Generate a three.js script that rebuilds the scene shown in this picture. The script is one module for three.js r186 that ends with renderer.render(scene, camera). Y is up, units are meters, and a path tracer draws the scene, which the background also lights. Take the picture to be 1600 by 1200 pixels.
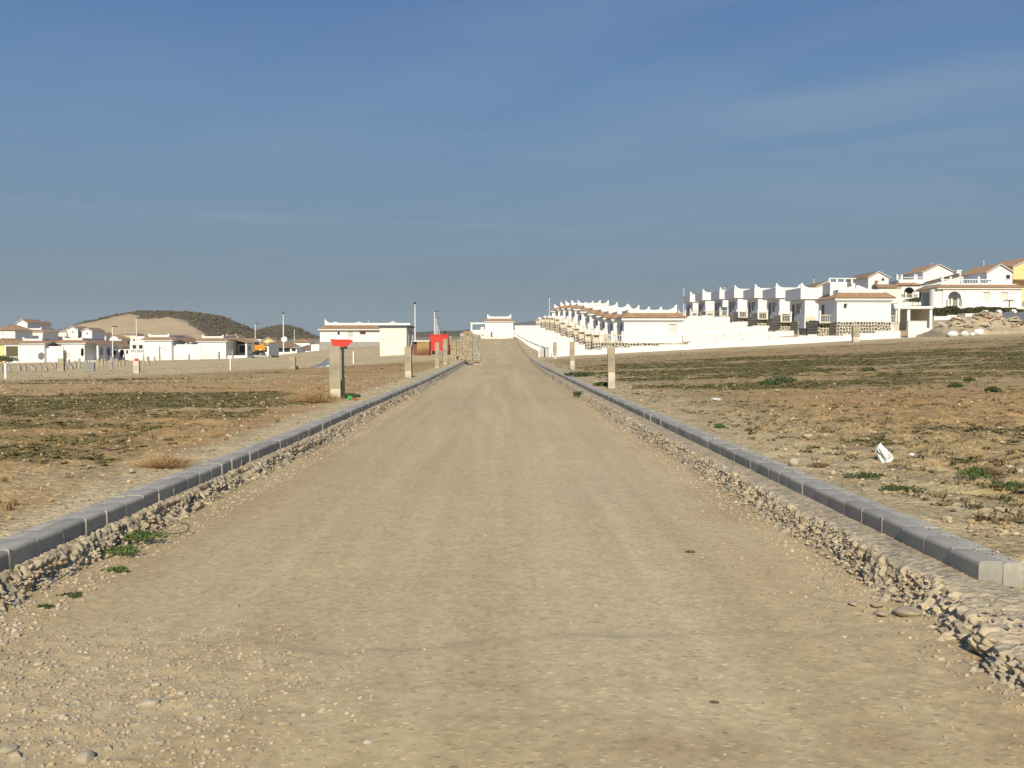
import * as THREE from 'three';
import { mergeGeometries, mergeVertices } from 'three/addons/utils/BufferGeometryUtils.js';
import { RoundedBoxGeometry } from 'three/addons/geometries/RoundedBoxGeometry.js';

// ---------------------------------------------------------------- camera, sky, sun, exposure
const F = 1604, CAM_Y = 1.65;                       // focal length in photo pixels (1600 wide), eye height
const scene = new THREE.Scene();
const camera = new THREE.PerspectiveCamera(2 * Math.atan(600 / F) * 180 / Math.PI, 4 / 3, 0.1, 9000);
camera.position.set(0, CAM_Y, 0);
camera.rotation.order = 'YXZ';
camera.rotation.set(-Math.atan(60 / F), -Math.atan(27 / F), 0);
scene.add(camera);
camera.updateMatrixWorld(true);

const renderer = new THREE.WebGLRenderer({ antialias: true });
renderer.setSize(1024, 768);
renderer.toneMapping = THREE.LinearToneMapping;
renderer.toneMappingExposure = 1.3;
renderer.shadowMap.enabled = true;

const SUN_AZ = -2.5 * Math.PI / 180, SUN_EL = 37 * Math.PI / 180;   // behind the camera, a little to its left
const sunDir = new THREE.Vector3(Math.sin(SUN_AZ) * Math.cos(SUN_EL), Math.sin(SUN_EL), Math.cos(SUN_AZ) * Math.cos(SUN_EL));
const sun = new THREE.DirectionalLight(new THREE.Color(1.0, 0.88, 0.68), 4.3);
sun.position.copy(sunDir).multiplyScalar(400);
sun.target.position.set(0, 0, -60);
sun.castShadow = true;
sun.shadow.mapSize.set(4096, 4096);
Object.assign(sun.shadow.camera, { left: -140, right: 140, top: 140, bottom: -140, near: 1, far: 900 });
scene.add(sun, sun.target);

// ---------------------------------------------------------------- noise, random
function rng(seed) { let a = seed >>> 0; return () => { a = (a + 0x6D2B79F5) | 0; let t = Math.imul(a ^ (a >>> 15), 1 | a); t = (t + Math.imul(t ^ (t >>> 7), 61 | t)) ^ t; return ((t ^ (t >>> 14)) >>> 0) / 4294967296; }; }
function hash(i, j) { let h = Math.imul(i, 374761393) + Math.imul(j, 668265263) | 0; h = Math.imul(h ^ (h >>> 13), 1274126177); return ((h ^ (h >>> 16)) >>> 0) / 4294967296; }
function vn(x, y, p = 0) {                            // smooth value noise -1..1, period p cells when p > 0
  let i = Math.floor(x), j = Math.floor(y); const fx = x - i, fy = y - j;
  let i1 = i + 1, j1 = j + 1;
  if (p) { i = ((i % p) + p) % p; j = ((j % p) + p) % p; i1 = ((i1 % p) + p) % p; j1 = ((j1 % p) + p) % p; }
  const u = fx * fx * fx * (fx * (fx * 6 - 15) + 10), v = fy * fy * fy * (fy * (fy * 6 - 15) + 10);
  const a = hash(i, j), b = hash(i1, j), c = hash(i, j1), d = hash(i1, j1);
  return (a + (b - a) * u + (c - a) * v + (a - b - c + d) * u * v) * 2 - 1;
}
function fbm(x, y, n = 4) { let s = 0, a = 0.5, t = 0; for (let k = 0; k < n; k++) { s += a * vn(x + k * 17.3, y - k * 9.1); t += a; a *= 0.5; x *= 2.03; y *= 2.03; } return s / t; }
const clamp = (v, a = 0, b = 1) => Math.min(b, Math.max(a, v));
const sst = (a, b, v) => { const t = clamp((v - a) / (b - a)); return t * t * (3 - 2 * t); };
const mix = (a, b, t) => a + (b - a) * t;
const mix3 = (a, b, t) => [mix(a[0], b[0], t), mix(a[1], b[1], t), mix(a[2], b[2], t)];
const toS = v => { v = clamp(v); return v <= 0.0031308 ? v * 12.92 : 1.055 * Math.pow(v, 1 / 2.4) - 0.055; };
const toL = v => v <= 0.04045 ? v / 12.92 : Math.pow((v + 0.055) / 1.055, 2.4);
const s8 = (r, g, b) => [toL(r / 255), toL(g / 255), toL(b / 255)];

// ---------------------------------------------------------------- the sky: air with thin cirrus, one long vapour trail
{
  const W = 2048, H = 1024, data = new Float32Array(W * H * 4);
  const stops = [[-90, s8(126, 136, 138)], [-2, s8(118, 135, 141)], [0, s8(118, 136, 142)], [2.5, s8(119, 139, 147)], [6, s8(117, 144, 166)], [10, s8(110, 143, 175)], [14, s8(100, 136, 177)], [19, s8(84, 121, 172)], [30, s8(72, 110, 166)], [90, s8(60, 96, 152)]];
  const EXP = 1.3;
  for (let y = 0; y < H; y++) {
    const el = ((y + 0.5) / H - 0.5) * 180;
    let k = 0; while (k < stops.length - 2 && el > stops[k + 1][0]) k++;
    const t = clamp((el - stops[k][0]) / (stops[k + 1][0] - stops[k][0]));
    const base = mix3(stops[k][1], stops[k + 1][1], t);
    for (let x = 0; x < W; x++) {
      const ph = ((x + 0.5) / W - 0.5) * 2 * Math.PI, e = el * Math.PI / 180;
      const dx = Math.cos(ph) * Math.cos(e), dz = Math.sin(ph) * Math.cos(e), dy = Math.sin(e);
      const cs = dx * sunDir.x + dy * sunDir.y + dz * sunDir.z;
      const glow = 1 + 0.5 * Math.pow(Math.max(0, 0.5 + 0.5 * cs), 6);
      let c = 0;
      if (el > 0.3) {                                  // cirrus on a plane high above, stretched by the wind
        const q = 1 / (dy + 0.09), px = dx * q, pz = dz * q;
        const u = px * 0.9 + pz * 0.35, v = -px * 0.35 + pz * 0.9;
        const warp = fbm(u * 0.6, v * 0.6, 3);
        c = Math.max(0, fbm(u * 0.8 + warp * 0.7, v * 2.6 + warp * 1.3, 5) + 0.12) * sst(0.5, 6, el);
        c *= 0.5 + 0.5 * fbm(u * 0.35 + 5, v * 0.35, 2);
      }
      const az = Math.atan2(dx, -dz) * 180 / Math.PI;    // 0 = straight ahead
      const wob = 6.55 + 0.0018 * az * az * 0.2 - 0.018 * az + 0.08 * vn(az * 0.22, 3);
      const tr = Math.exp(-Math.pow((el - wob) / (0.10 + 0.05 * vn(az * 0.4, 9)), 2)) * (0.5 + 0.5 * vn(az * 0.35, 1)) * (Math.abs(az) < 50 ? 1 : 0) * sst(28, -12, az);
      const a = clamp(c * 0.44 + tr * 0.2);
      const o = (y * W + x) * 4;
      for (let i = 0; i < 3; i++) data[o + i] = mix(base[i], [0.40, 0.46, 0.52][i], a) * glow / EXP;
      data[o + 3] = 1;
    }
  }
  const tex = new THREE.DataTexture(data, W, H, THREE.RGBAFormat, THREE.FloatType);
  tex.mapping = THREE.EquirectangularReflectionMapping; tex.magFilter = THREE.LinearFilter; tex.minFilter = THREE.LinearFilter; tex.wrapS = THREE.RepeatWrapping; tex.needsUpdate = true;
  scene.background = tex; scene.environment = tex;
}

// ---------------------------------------------------------------- helpers
const used = {};
function numbered(n) { if (!(n in used)) { used[n] = 0; return n; } used[n]++; return n + '_' + String(used[n]).padStart(3, '0'); }
function sh(m) { m.castShadow = true; m.receiveShadow = true; return m; }
function tag(o, label, category, group, kind) { if (label) o.userData.label = label; if (category) o.userData.category = category; if (group) o.userData.group = group; if (kind) o.userData.kind = kind; return o; }
function mesh(name, geo, mat, parent = scene) { const m = sh(new THREE.Mesh(geo, mat)); m.name = parent === scene ? numbered(name) : name; parent.add(m); return m; }
function thing(name, label, category, [x, y, z] = [0, 0, 0], turn = 0, group) { const o = new THREE.Group(); o.name = numbered(name); scene.add(o); o.position.set(x, y, z); o.rotation.y = turn; return tag(o, label, category, group); }
function copy(src, [x, y, z], label) { const c = src.clone(); c.name = numbered(src.name.replace(/_\d+$/, '')); c.userData = { ...src.userData, label }; c.position.set(x, y, z); scene.add(c); return c; }
function struct(name, geo, mat) { const m = mesh(name, geo, mat); m.userData.kind = 'structure'; return m; }
const merge = l => mergeGeometries(l.map(g => g.index ? g.toNonIndexed() : g), false);
function boxUV(g, s = 1) {                            // uv in metres from the dominant axis
  g = g.index ? g.toNonIndexed() : g; const p = g.attributes.position, n = g.attributes.normal, uv = new Float32Array(p.count * 2);
  for (let i = 0; i < p.count; i++) {
    const ax = Math.abs(n.getX(i)), ay = Math.abs(n.getY(i)), az = Math.abs(n.getZ(i));
    const [u, v] = ax >= ay && ax >= az ? [p.getZ(i), p.getY(i)] : ay >= az ? [p.getX(i), p.getZ(i)] : [p.getX(i), p.getY(i)];
    uv[i * 2] = u * s; uv[i * 2 + 1] = v * s;
  }
  g.setAttribute('uv', new THREE.BufferAttribute(uv, 2)); return g;
}
function bx(x0, x1, y0, y1, z0, z1) { const g = new THREE.BoxGeometry(x1 - x0, y1 - y0, z1 - z0); g.translate((x0 + x1) / 2, (y0 + y1) / 2, (z0 + z1) / 2); return boxUV(g); }
function cyl(r0, r1, h, x, y, z, n = 12) { const g = new THREE.CylinderGeometry(r1, r0, h, n); g.translate(x, y + h / 2, z); return boxUV(g); }
function ext(pts, depth, bevel = 0) { const s = new THREE.Shape(pts.map(p => new THREE.Vector2(p[0], p[1]))); return boxUV(new THREE.ExtrudeGeometry(s, { depth, bevelEnabled: bevel > 0, bevelSize: bevel, bevelThickness: bevel, bevelSegments: 2, curveSegments: 10 })); }
function bar(a, b, r, n = 8) { const A = new THREE.Vector3(...a), B = new THREE.Vector3(...b), d = B.clone().sub(A); const g = new THREE.CylinderGeometry(r, r, d.length(), n); g.applyQuaternion(new THREE.Quaternion().setFromUnitVectors(new THREE.Vector3(0, 1, 0), d.clone().normalize())); g.translate((A.x + B.x) / 2, (A.y + B.y) / 2, (A.z + B.z) / 2); return boxUV(g); }
// the world x of a photo column, and the height of a photo row, for a thing standing at distance d
const right = new THREE.Vector3(), up = new THREE.Vector3(), back = new THREE.Vector3(); camera.matrixWorld.extractBasis(right, up, back);
function at(px, py, d) { const v = new THREE.Vector3().addScaledVector(right, (px - 800) / F).addScaledVector(up, -(py - 600) / F).addScaledVector(back, -1); v.multiplyScalar(-d / v.z); return [v.x, v.y + CAM_Y, v.z]; }
const ax = (px, d, py = 540) => at(px, py, d)[0];
const ay = (py, d, px = 800) => at(px, py, d)[1];

// ---------------------------------------------------------------- procedural textures
function dtex(W, H, fn, srgb, rep = 1) {
  const a = new Uint8Array(W * H * 4);
  for (let y = 0; y < H; y++) for (let x = 0; x < W; x++) { const c = fn(x / W, y / H, x, y), o = (y * W + x) * 4; for (let i = 0; i < 3; i++) a[o + i] = Math.round(255 * (srgb ? toS(c[i]) : clamp(c[i]))); a[o + 3] = 255; }
  const t = new THREE.DataTexture(a, W, H); t.wrapS = t.wrapT = THREE.RepeatWrapping; t.magFilter = THREE.LinearFilter; t.minFilter = THREE.LinearMipmapLinearFilter; t.generateMipmaps = true;
  if (srgb) t.colorSpace = THREE.SRGBColorSpace; t.repeat.set(rep, rep); t.needsUpdate = true; return t;
}
const fbmP = (u, v, p, n) => { let s = 0, a = 0.5, t = 0; for (let k = 0; k < n; k++) { s += a * vn(u * p, v * p, p); t += a; a *= 0.55; p *= 2; } return s / t; };
// compacted soil: grain, crumbs and half-buried pebbles; tile of 5 m
function soil(seed, pebbles, rMax, contrast, lowF = 0.16) {
  const N = 2048, r = rng(seed), h = new Float32Array(N * N), tint = new Float32Array(N * N), hue = new Float32Array(N * N);
  for (let k = 0; k < pebbles; k++) {
    const cx = r() * N, cy = r() * N, rad = 1.2 + rMax * Math.pow(r(), 3.2), el = 0.6 + 0.4 * r(), an = r() * 3.14, ca = Math.cos(an), sa = Math.sin(an), tn = (r() - 0.42) * 0.5, hu = (r() - 0.5) * 0.2, hh = 0.25 + 0.5 * r();
    const R = Math.ceil(rad);
    for (let j = -R; j <= R; j++) for (let i = -R; i <= R; i++) {
      const a = (i * ca + j * sa) / rad, b = (-i * sa + j * ca) / (rad * el), q = a * a + b * b + 0.25 * vn(cx + i * 0.5, cy + j * 0.5);
      if (q < 1) { const o = (((cy + j) | 0) + N) % N * N + (((cx + i) | 0) + N) % N; const z = hh * Math.sqrt(1 - Math.max(0, q)) * Math.min(1, rad / 6); if (z > h[o]) { h[o] = z; tint[o] = tn; hue[o] = hu; } }
    }
  }
  const g = new Float32Array(N * N);
  for (let y = 0; y < N; y++) for (let x = 0; x < N; x++) { const u = x / N, v = y / N, o = y * N + x; const lo = fbmP(u, v, 16, 3), hi = fbmP(u, v, 128, 4); g[o] = 0.4 + lowF * lo + 0.16 * hi; h[o] = clamp(0.12 + 0.5 * h[o] + 0.30 * (g[o] - 0.2)); }
  const map = dtex(N, N, (u, v, x, y) => { const o = y * N + x; const k = clamp(0.80 + contrast * (g[o] - 0.4) * 1.6 + tint[o] * contrast * 1.3, 0.2, 1); return [k * (1 + hue[o] * 0.5), k, k * (1 - hue[o] * 0.6)].map(q => clamp(q)); }, true, 1 / 5);
  const bump = dtex(N, N, (u, v, x, y) => { const q = h[y * N + x]; return [q, q, q]; }, false, 1 / 5);
  return { map, bump };
}
const soilA = soil(11, 17000, 7, 0.7, 0.02);
const soilB = soil(23, 42000, 16, 0.95, 0.08);
const plasterTex = dtex(512, 512, (u, v) => { const q = 0.93 + 0.05 * fbmP(u, v, 4, 5) + 0.03 * fbmP(u, v, 64, 2); return [q, q, q * 0.99]; }, true, 1 / 4);
const plasterBump = dtex(512, 512, (u, v) => { const q = 0.5 + 0.3 * fbmP(u, v, 64, 3); return [q, q, q]; }, false, 1 / 2);
const concTex = dtex(512, 512, (u, v) => { const q = 0.80 + 0.20 * fbmP(u, v, 5, 5) + 0.09 * fbmP(u, v, 100, 2), w = clamp(fbmP(u + 0.3, v + 0.7, 4, 4)); return [q * (1 + 0.10 * w), q, q * (0.98 - 0.14 * w)]; }, true, 1 / 1.6);
const concBump = dtex(512, 512, (u, v) => { const q = 0.5 + 0.25 * fbmP(u, v, 40, 4) - (vn(u * 120, v * 120, 120) > 0.75 ? 0.25 : 0); return [q, q, q]; }, false, 1 / 0.8);
const tileTex = dtex(512, 512, (u, v) => { const c = hash(Math.floor(u * 20), Math.floor(v * 12)), q = 0.72 + 0.26 * c + 0.12 * fbmP(u, v, 40, 2); return [q, q * (0.90 + 0.1 * hash(Math.floor(u * 20) + 7, Math.floor(v * 12))), q * 0.88]; }, true, 1 / 5);
// irregular volcanic stones in pale pointing
const stoneCells = (() => { const P = 22, pts = []; for (let j = 0; j < P; j++) for (let i = 0; i < P; i++) pts.push([i + 0.15 + 0.7 * hash(i, j + 91), j + 0.15 + 0.7 * hash(i + 37, j), hash(i + 5, j + 3)]);
  return (u, v) => { const x = u * P, y = v * P, ci = Math.floor(x), cj = Math.floor(y); let a = 9, b = 9, t = 0;
    for (let j = -1; j <= 1; j++) for (let i = -1; i <= 1; i++) { const ii = ((ci + i) % P + P) % P, jj = ((cj + j) % P + P) % P, q = pts[jj * P + ii], d = Math.hypot(q[0] + (ci + i - ii) - x, q[1] + (cj + j - jj) - y); if (d < a) { b = a; a = d; t = q[2]; } else if (d < b) b = d; }
    return [b - a, t]; }; })();
const stoneTex = dtex(1024, 1024, (u, v) => { const [e, t] = stoneCells(u, v), m = sst(0.16, 0.26, e), s = 0.045 + 0.085 * t + 0.02 * fbmP(u, v, 128, 2); return mix3([0.60, 0.55, 0.44], [s * 1.08, s, s * 0.86], m); }, true, 1 / 7);
const stoneBump = dtex(1024, 1024, (u, v) => { const [e] = stoneCells(u, v); const q = 0.2 + 0.7 * sst(0.08, 0.5, e); return [q, q, q]; }, false, 1 / 7);
const rustTex = dtex(512, 512, (u, v) => { const q = sst(-0.05, 0.45, fbmP(u, v * 0.25, 8, 4)); return mix3([0.20, 0.075, 0.04], [0.44, 0.32, 0.12], q); }, true, 1 / 2.4);

// ---------------------------------------------------------------- materials
const std = (c, rough = 0.9, o = {}) => new THREE.MeshStandardMaterial({ color: new THREE.Color().setRGB(...c), roughness: rough, side: THREE.DoubleSide, ...o });
const M = {
  white: std([0.765, 0.77, 0.77], 0.9, { map: plasterTex, bumpMap: plasterBump, bumpScale: 0.004 }),
  cream: std([0.74, 0.715, 0.64], 0.9, { map: plasterTex, bumpMap: plasterBump, bumpScale: 0.004 }),
  yellow: std([0.80, 0.62, 0.30], 0.9, { map: plasterTex }),
  pink: std([0.72, 0.50, 0.36], 0.9, { map: plasterTex }),
  tile: std([0.36, 0.245, 0.155], 0.9, { map: tileTex }),
  tileDark: std([0.25, 0.175, 0.125], 0.9, { map: tileTex }),
  stone: std([1, 1, 1], 0.9, { map: stoneTex, bumpMap: stoneBump, bumpScale: 0.03 }),
  conc: std([0.42, 0.37, 0.27], 0.95, { map: concTex, bumpMap: concBump, bumpScale: 0.004 }),
  concPale: std([0.66, 0.61, 0.50], 0.95, { map: concTex, bumpMap: concBump, bumpScale: 0.004 }),
  concGrey: std([0.36, 0.36, 0.35], 0.95, { map: concTex, bumpMap: concBump, bumpScale: 0.004 }),
  kerb: [0, 1, 2, 3].map(i => std([0.385, 0.37, 0.33].map(v => v * [1, 0.88, 1.10, 1.03][i]), 0.9, { map: concTex, bumpMap: concBump, bumpScale: 0.0015 })),
  kerbBack: [0, 1].map(i => std([0.44, 0.42, 0.36].map(v => v * [1, 1.08][i]), 0.95, { map: concTex, bumpMap: concBump, bumpScale: 0.002 })),
  mortar: std([0.42, 0.39, 0.33], 0.95, { map: concTex, bumpMap: concBump, bumpScale: 0.004 }),
  steel: std([0.72, 0.73, 0.72], 0.5, { metalness: 0.2 }),
  lampHead: std([0.05, 0.06, 0.08], 0.6),
  dark: std([0.02, 0.02, 0.022], 0.7),
  glass: std([0.03, 0.04, 0.05], 0.12),
  shutter: std([0.66, 0.65, 0.60], 0.7),
  brownShutter: std([0.16, 0.05, 0.03], 0.6),
  red: std([0.60, 0.035, 0.02], 0.45, { map: plasterTex }),
  rust: std([1, 1, 1], 0.85, { map: rustTex }),
  orange: std([0.72, 0.27, 0.025], 0.45),
  greyBlue: std([0.24, 0.26, 0.27], 0.8, { map: concTex }),
  blackPipe: std([0.03, 0.03, 0.028], 0.7),
  galv: std([0.40, 0.42, 0.40], 0.5, { metalness: 0.3 }),
  wood: std([0.30, 0.2, 0.11], 0.9),
  soilRoad: new THREE.MeshStandardMaterial({ vertexColors: true, roughness: 1, map: soilA.map, bumpMap: soilA.bump, bumpScale: 0.008, side: THREE.DoubleSide }),
  soilField: new THREE.MeshStandardMaterial({ vertexColors: true, roughness: 1, map: soilB.map, bumpMap: soilB.bump, bumpScale: 0.028, side: THREE.DoubleSide }),
  crust: new THREE.MeshStandardMaterial({ vertexColors: true, roughness: 1, map: soilB.map, bumpMap: soilB.bump, bumpScale: 0.02, side: THREE.DoubleSide }),
  rock: new THREE.MeshStandardMaterial({ color: new THREE.Color().setRGB(0.44, 0.37, 0.26), roughness: 1, map: concTex }),
  rockPale: new THREE.MeshStandardMaterial({ color: new THREE.Color().setRGB(0.52, 0.46, 0.34), roughness: 1, map: concTex }),
  rockGrey: new THREE.MeshStandardMaterial({ color: new THREE.Color().setRGB(0.40, 0.355, 0.27), roughness: 1, map: concTex }),
  clod: new THREE.MeshStandardMaterial({ color: 0xffffff, roughness: 1 }),
  leaf: new THREE.MeshStandardMaterial({ color: 0xffffff, roughness: 0.9, side: THREE.DoubleSide }),
};

// ---------------------------------------------------------------- the lie of the land (x across, d = distance ahead)
const kerbL = d => { const p = [[-60, 3.12], [6, 3.12], [17, 2.92], [43, 2.64], [85, 2.60], [400, 2.6]]; let i = 0; while (i < p.length - 2 && d > p[i + 1][0]) i++; const t = clamp((d - p[i][0]) / (p[i + 1][0] - p[i][0])); return mix(p[i][1], p[i + 1][1], t * t * (3 - 2 * t) * 0.5 + t * 0.5); };
const kerbR = d => 2.95 + 0.12 * sst(30, 60, d) + 0.45 * sst(60, 100, d);
const roadH = d => 2.55 * sst(92, 212, d) * 1.0 + 0.55 * sst(150, 205, d) - 0.6 * sst(215, 330, d);
const bump2 = (x, d, cx, cd, rx, rd) => Math.exp(-(((x - cx) / rx) ** 2) - (((d - cd) / rd) ** 2));
function G(x, d) {                                    // ground level without small relief
  let h;
  if (x >= 0) {
    const near = 0.33 + (0.17 + 0.053 * Math.max(0, x - 6.5)) * sst(-20, 108, Math.min(d, 108)) ** 0.8;
    const plane = 0.5 + 0.053 * (Math.min(x, 120) - 6.5) + 0.055 * (Math.min(d, 205) - 108) - 0.02 * clamp(d - 215, 0, 200);
    const bank = mix(0.33, roadH(d) + 0.35, sst(90, 130, d));
    if (d <= 108) h = mix(mix(0.33, bank, sst(90, 108, d)), near, sst(3, 7, x));
    else h = mix(bank, plane, sst(5.5, 15, x));
  } else {
    const a = -x - 4, dip = 0.02 * clamp(a, 0, 90) * sst(8, 60, d);
    h = 0.33 - dip + 0.016 * clamp(d - 175, 0, 450) + (roadH(d)) * sst(12, 3, -x);
    h += 1.5 * bump2(x, d, -17, 148, 13, 26) + 0.5 * bump2(x, d, -8, 100, 7, 14) + 0.35 * bump2(x, d, -26, 105, 6, 14);
  }
  h -= 0.00006 * Math.max(0, d - 600) * 20;
  return h;
}
const relief = (x, d) => (0.05 * fbm(x * 0.45, d * 0.45, 3) + 0.05 * fbm(x * 2.3, d * 2.3, 3) * sst(120, 30, d) + (0.09 * Math.max(0, fbm(x * 4.2, d * 4.2, 2)) + 0.035 * fbm(x * 10, d * 10, 2)) * sst(34, 10, d) * (x > 0 ? 1 : 0.45)) * sst(3.2, 5.0, Math.abs(x));
const GR = (x, d) => G(x, d) + relief(x, d);
const gpos = (px, d) => { const x = ax(px, d); return [x, GR(x, d), -d]; };

// colours of the earth (linear)
const TAN = [0.530, 0.425, 0.228], PALE = [0.625, 0.512, 0.292], ORANGE = [0.455, 0.285, 0.115], BROWN = [0.30, 0.195, 0.085], GREEN = [0.135, 0.118, 0.028], GREYS = [0.44, 0.39, 0.27], DKBR = [0.34, 0.235, 0.115], EARTH = [0.40, 0.298, 0.138], CLAY = [0.53, 0.385, 0.205];
const leftEdge = x => 45 + 2.0 * (x + 25);            // beyond this line the left field gives way to bare pale dirt
function greenL(x, d) {
  const dd = d + 1.6 * fbm(x * 0.25, d * 0.25, 2), z = sst(10.8, 12.6, dd) * sst(31, 25, dd);
  const n = fbm(x * 0.14 + 4, d * 0.34, 4) * 0.8 + 0.42 * fbm(x * 0.7, d * 1.3, 3), strip = 0.34 * sst(24, 30, d) * (0.5 + 0.8 * fbm(x * 0.1, d * 0.45 + 2, 2));
  return clamp(sst(-0.10, 0.34, 0.7 * n + 0.74 * z + strip - 0.33)) * sst(9, 12, d) * sst(4.0, 5.2, -x + 0.4 * fbm(x, d * 0.4, 2)) * (1 - sst(leftEdge(x) - 9, leftEdge(x) - 2, d + 3 * fbm(x * 0.3, d * 0.3, 2)));
}
function greenR(x, d) {
  const band = 0.42 * sst(26, 31, d) * sst(80, 50, d) * sst(4, 9, x) + 0.26 * sst(8, 9.5, d) * sst(19, 14, d) * (1 + fbm(x * 2.2, d * 2.2, 2)) - 0.7 * bump2(0, d, 0, 21 - 0.1 * (x - 8), 1, 4.6) * sst(4.5, 7.5, x) - 0.25 * sst(60, 90, d);
  const n = fbm(x * 0.13 - 9, d * 0.26, 4) * 0.85 + 0.5 * fbm(x * 0.8, d * 1.4, 3);
  return clamp(sst(-0.02, 0.42, n + band - 0.06)) * sst(3.7, 5.0, x) * sst(98, 84, d + 6 * fbm(x * 0.2, d * 0.2, 2));
}
function fieldColor(x, d) {
  const n1 = fbm(x * 0.13 + 20, d * 0.13, 3), n2 = fbm(x * 0.7, d * 0.7, 3), n3 = fbm(x * 3.1, d * 3.1, 3);
  let c;
  if (x < 0) {
    const o = clamp(0.85 + 0.9 * n1 + 0.3 * n2) * sst(3.45, 4.0, -x + 0.25 * n2);
    c = mix3(TAN, ORANGE, o * 0.92);
    c = mix3(c, BROWN, clamp(0.5 * sst(0.1, 0.6, n2 - n1)) * sst(4, 6, -x));
    c = mix3(c, GREEN, clamp(greenL(x, d) * (0.82 + 0.5 * n3)));
    c = mix3(c, PALE, sst(leftEdge(x) - 3, leftEdge(x) + 2, d + 2.5 * n2) * (0.8 + 0.2 * n1));
    c = mix3(c, PALE, sst(3.85, 3.4, -x + 0.25 * n2) * 0.8);
  } else {
    const o = clamp(0.16 + 1.05 * bump2(0, d, 0, 21 - 0.1 * (x - 8), 1, 6) * sst(4.5, 7.5, x) + 0.5 * n1 + 0.25 * n2);
    c = mix3(mix3(TAN, EARTH, sst(3.7, 5.5, x)), ORANGE, o * sst(3.7, 5.5, x));
    c = mix3(c, DKBR, clamp(0.8 * sst(0.05, 0.5, n2 + 0.4 * n3)) * sst(3.7, 5, x));
    c = mix3(c, GREEN, clamp(greenR(x, d) * (0.78 + 0.5 * n3)));
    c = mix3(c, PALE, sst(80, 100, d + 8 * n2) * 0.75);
    c = mix3(c, TAN, sst(4.2, 3.6, x + 0.3 * n2) * 0.85);
  }
  const k = 1 + (x > 0 ? 0.26 * sst(40, 12, d) + 0.12 : 0.16) * n3 + 0.12 * n2 + 0.16 * fbm(x * 9, d * 9, 2) * sst(40, 14, d);
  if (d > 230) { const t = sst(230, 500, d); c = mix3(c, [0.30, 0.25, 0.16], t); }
  return [c[0] * k, c[1] * k, c[2] * k];
}
function gridGeo(us, vs, fn) {                         // fn(u, v) -> [x, y, z, r, g, b]
  const nu = us.length, nv = vs.length, pos = new Float32Array(nu * nv * 3), col = new Float32Array(nu * nv * 3), uv = new Float32Array(nu * nv * 2), idx = new Uint32Array((nu - 1) * (nv - 1) * 6);
  let o = 0; for (let j = 0; j < nv; j++) for (let i = 0; i < nu; i++) { const q = fn(us[i], vs[j], i, j), k = j * nu + i; pos.set(q.slice(0, 3), k * 3); col.set(q.slice(3, 6), k * 3); uv[k * 2] = q.length > 6 ? q[6] : q[0]; uv[k * 2 + 1] = q.length > 6 ? q[7] : q[2]; }
  for (let j = 0; j < nv - 1; j++) for (let i = 0; i < nu - 1; i++) { const a = j * nu + i, b = a + 1, c = a + nu, e = c + 1; idx[o++] = a; idx[o++] = b; idx[o++] = c; idx[o++] = b; idx[o++] = e; idx[o++] = c; }
  const g = new THREE.BufferGeometry(); g.setAttribute('position', new THREE.BufferAttribute(pos, 3)); g.setAttribute('color', new THREE.BufferAttribute(col, 3)); g.setAttribute('uv', new THREE.BufferAttribute(uv, 2)); g.setIndex(new THREE.BufferAttribute(idx, 1)); g.computeVertexNormals(); return g;
}
const depths = (first, last, ratio, step0) => { const a = []; for (let d = -400; d < first; d += d < -40 ? 60 : d < -8 ? 6 : 1.5) a.push(d); let d = first; while (d < last) { a.push(d); d += Math.max(step0, d * (ratio - 1)); } a.push(last); return a; };
// fields and far land: one sheet, sunk below the road
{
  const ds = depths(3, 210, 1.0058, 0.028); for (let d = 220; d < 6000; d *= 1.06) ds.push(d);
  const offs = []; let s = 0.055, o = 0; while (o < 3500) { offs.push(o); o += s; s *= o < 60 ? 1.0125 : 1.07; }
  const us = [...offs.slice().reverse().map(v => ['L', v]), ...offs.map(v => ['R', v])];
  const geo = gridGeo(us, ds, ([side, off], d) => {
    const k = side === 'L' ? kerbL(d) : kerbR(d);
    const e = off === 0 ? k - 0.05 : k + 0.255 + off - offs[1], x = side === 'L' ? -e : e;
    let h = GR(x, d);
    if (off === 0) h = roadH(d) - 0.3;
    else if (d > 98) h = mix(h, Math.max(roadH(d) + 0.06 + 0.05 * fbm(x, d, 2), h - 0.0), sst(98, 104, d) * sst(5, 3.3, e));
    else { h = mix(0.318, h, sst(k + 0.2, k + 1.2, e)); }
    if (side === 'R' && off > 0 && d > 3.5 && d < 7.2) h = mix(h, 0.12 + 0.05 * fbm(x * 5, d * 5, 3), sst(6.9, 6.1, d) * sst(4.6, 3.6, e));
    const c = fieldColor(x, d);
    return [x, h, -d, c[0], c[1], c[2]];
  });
  struct('ground', geo, M.soilField);
}
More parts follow.
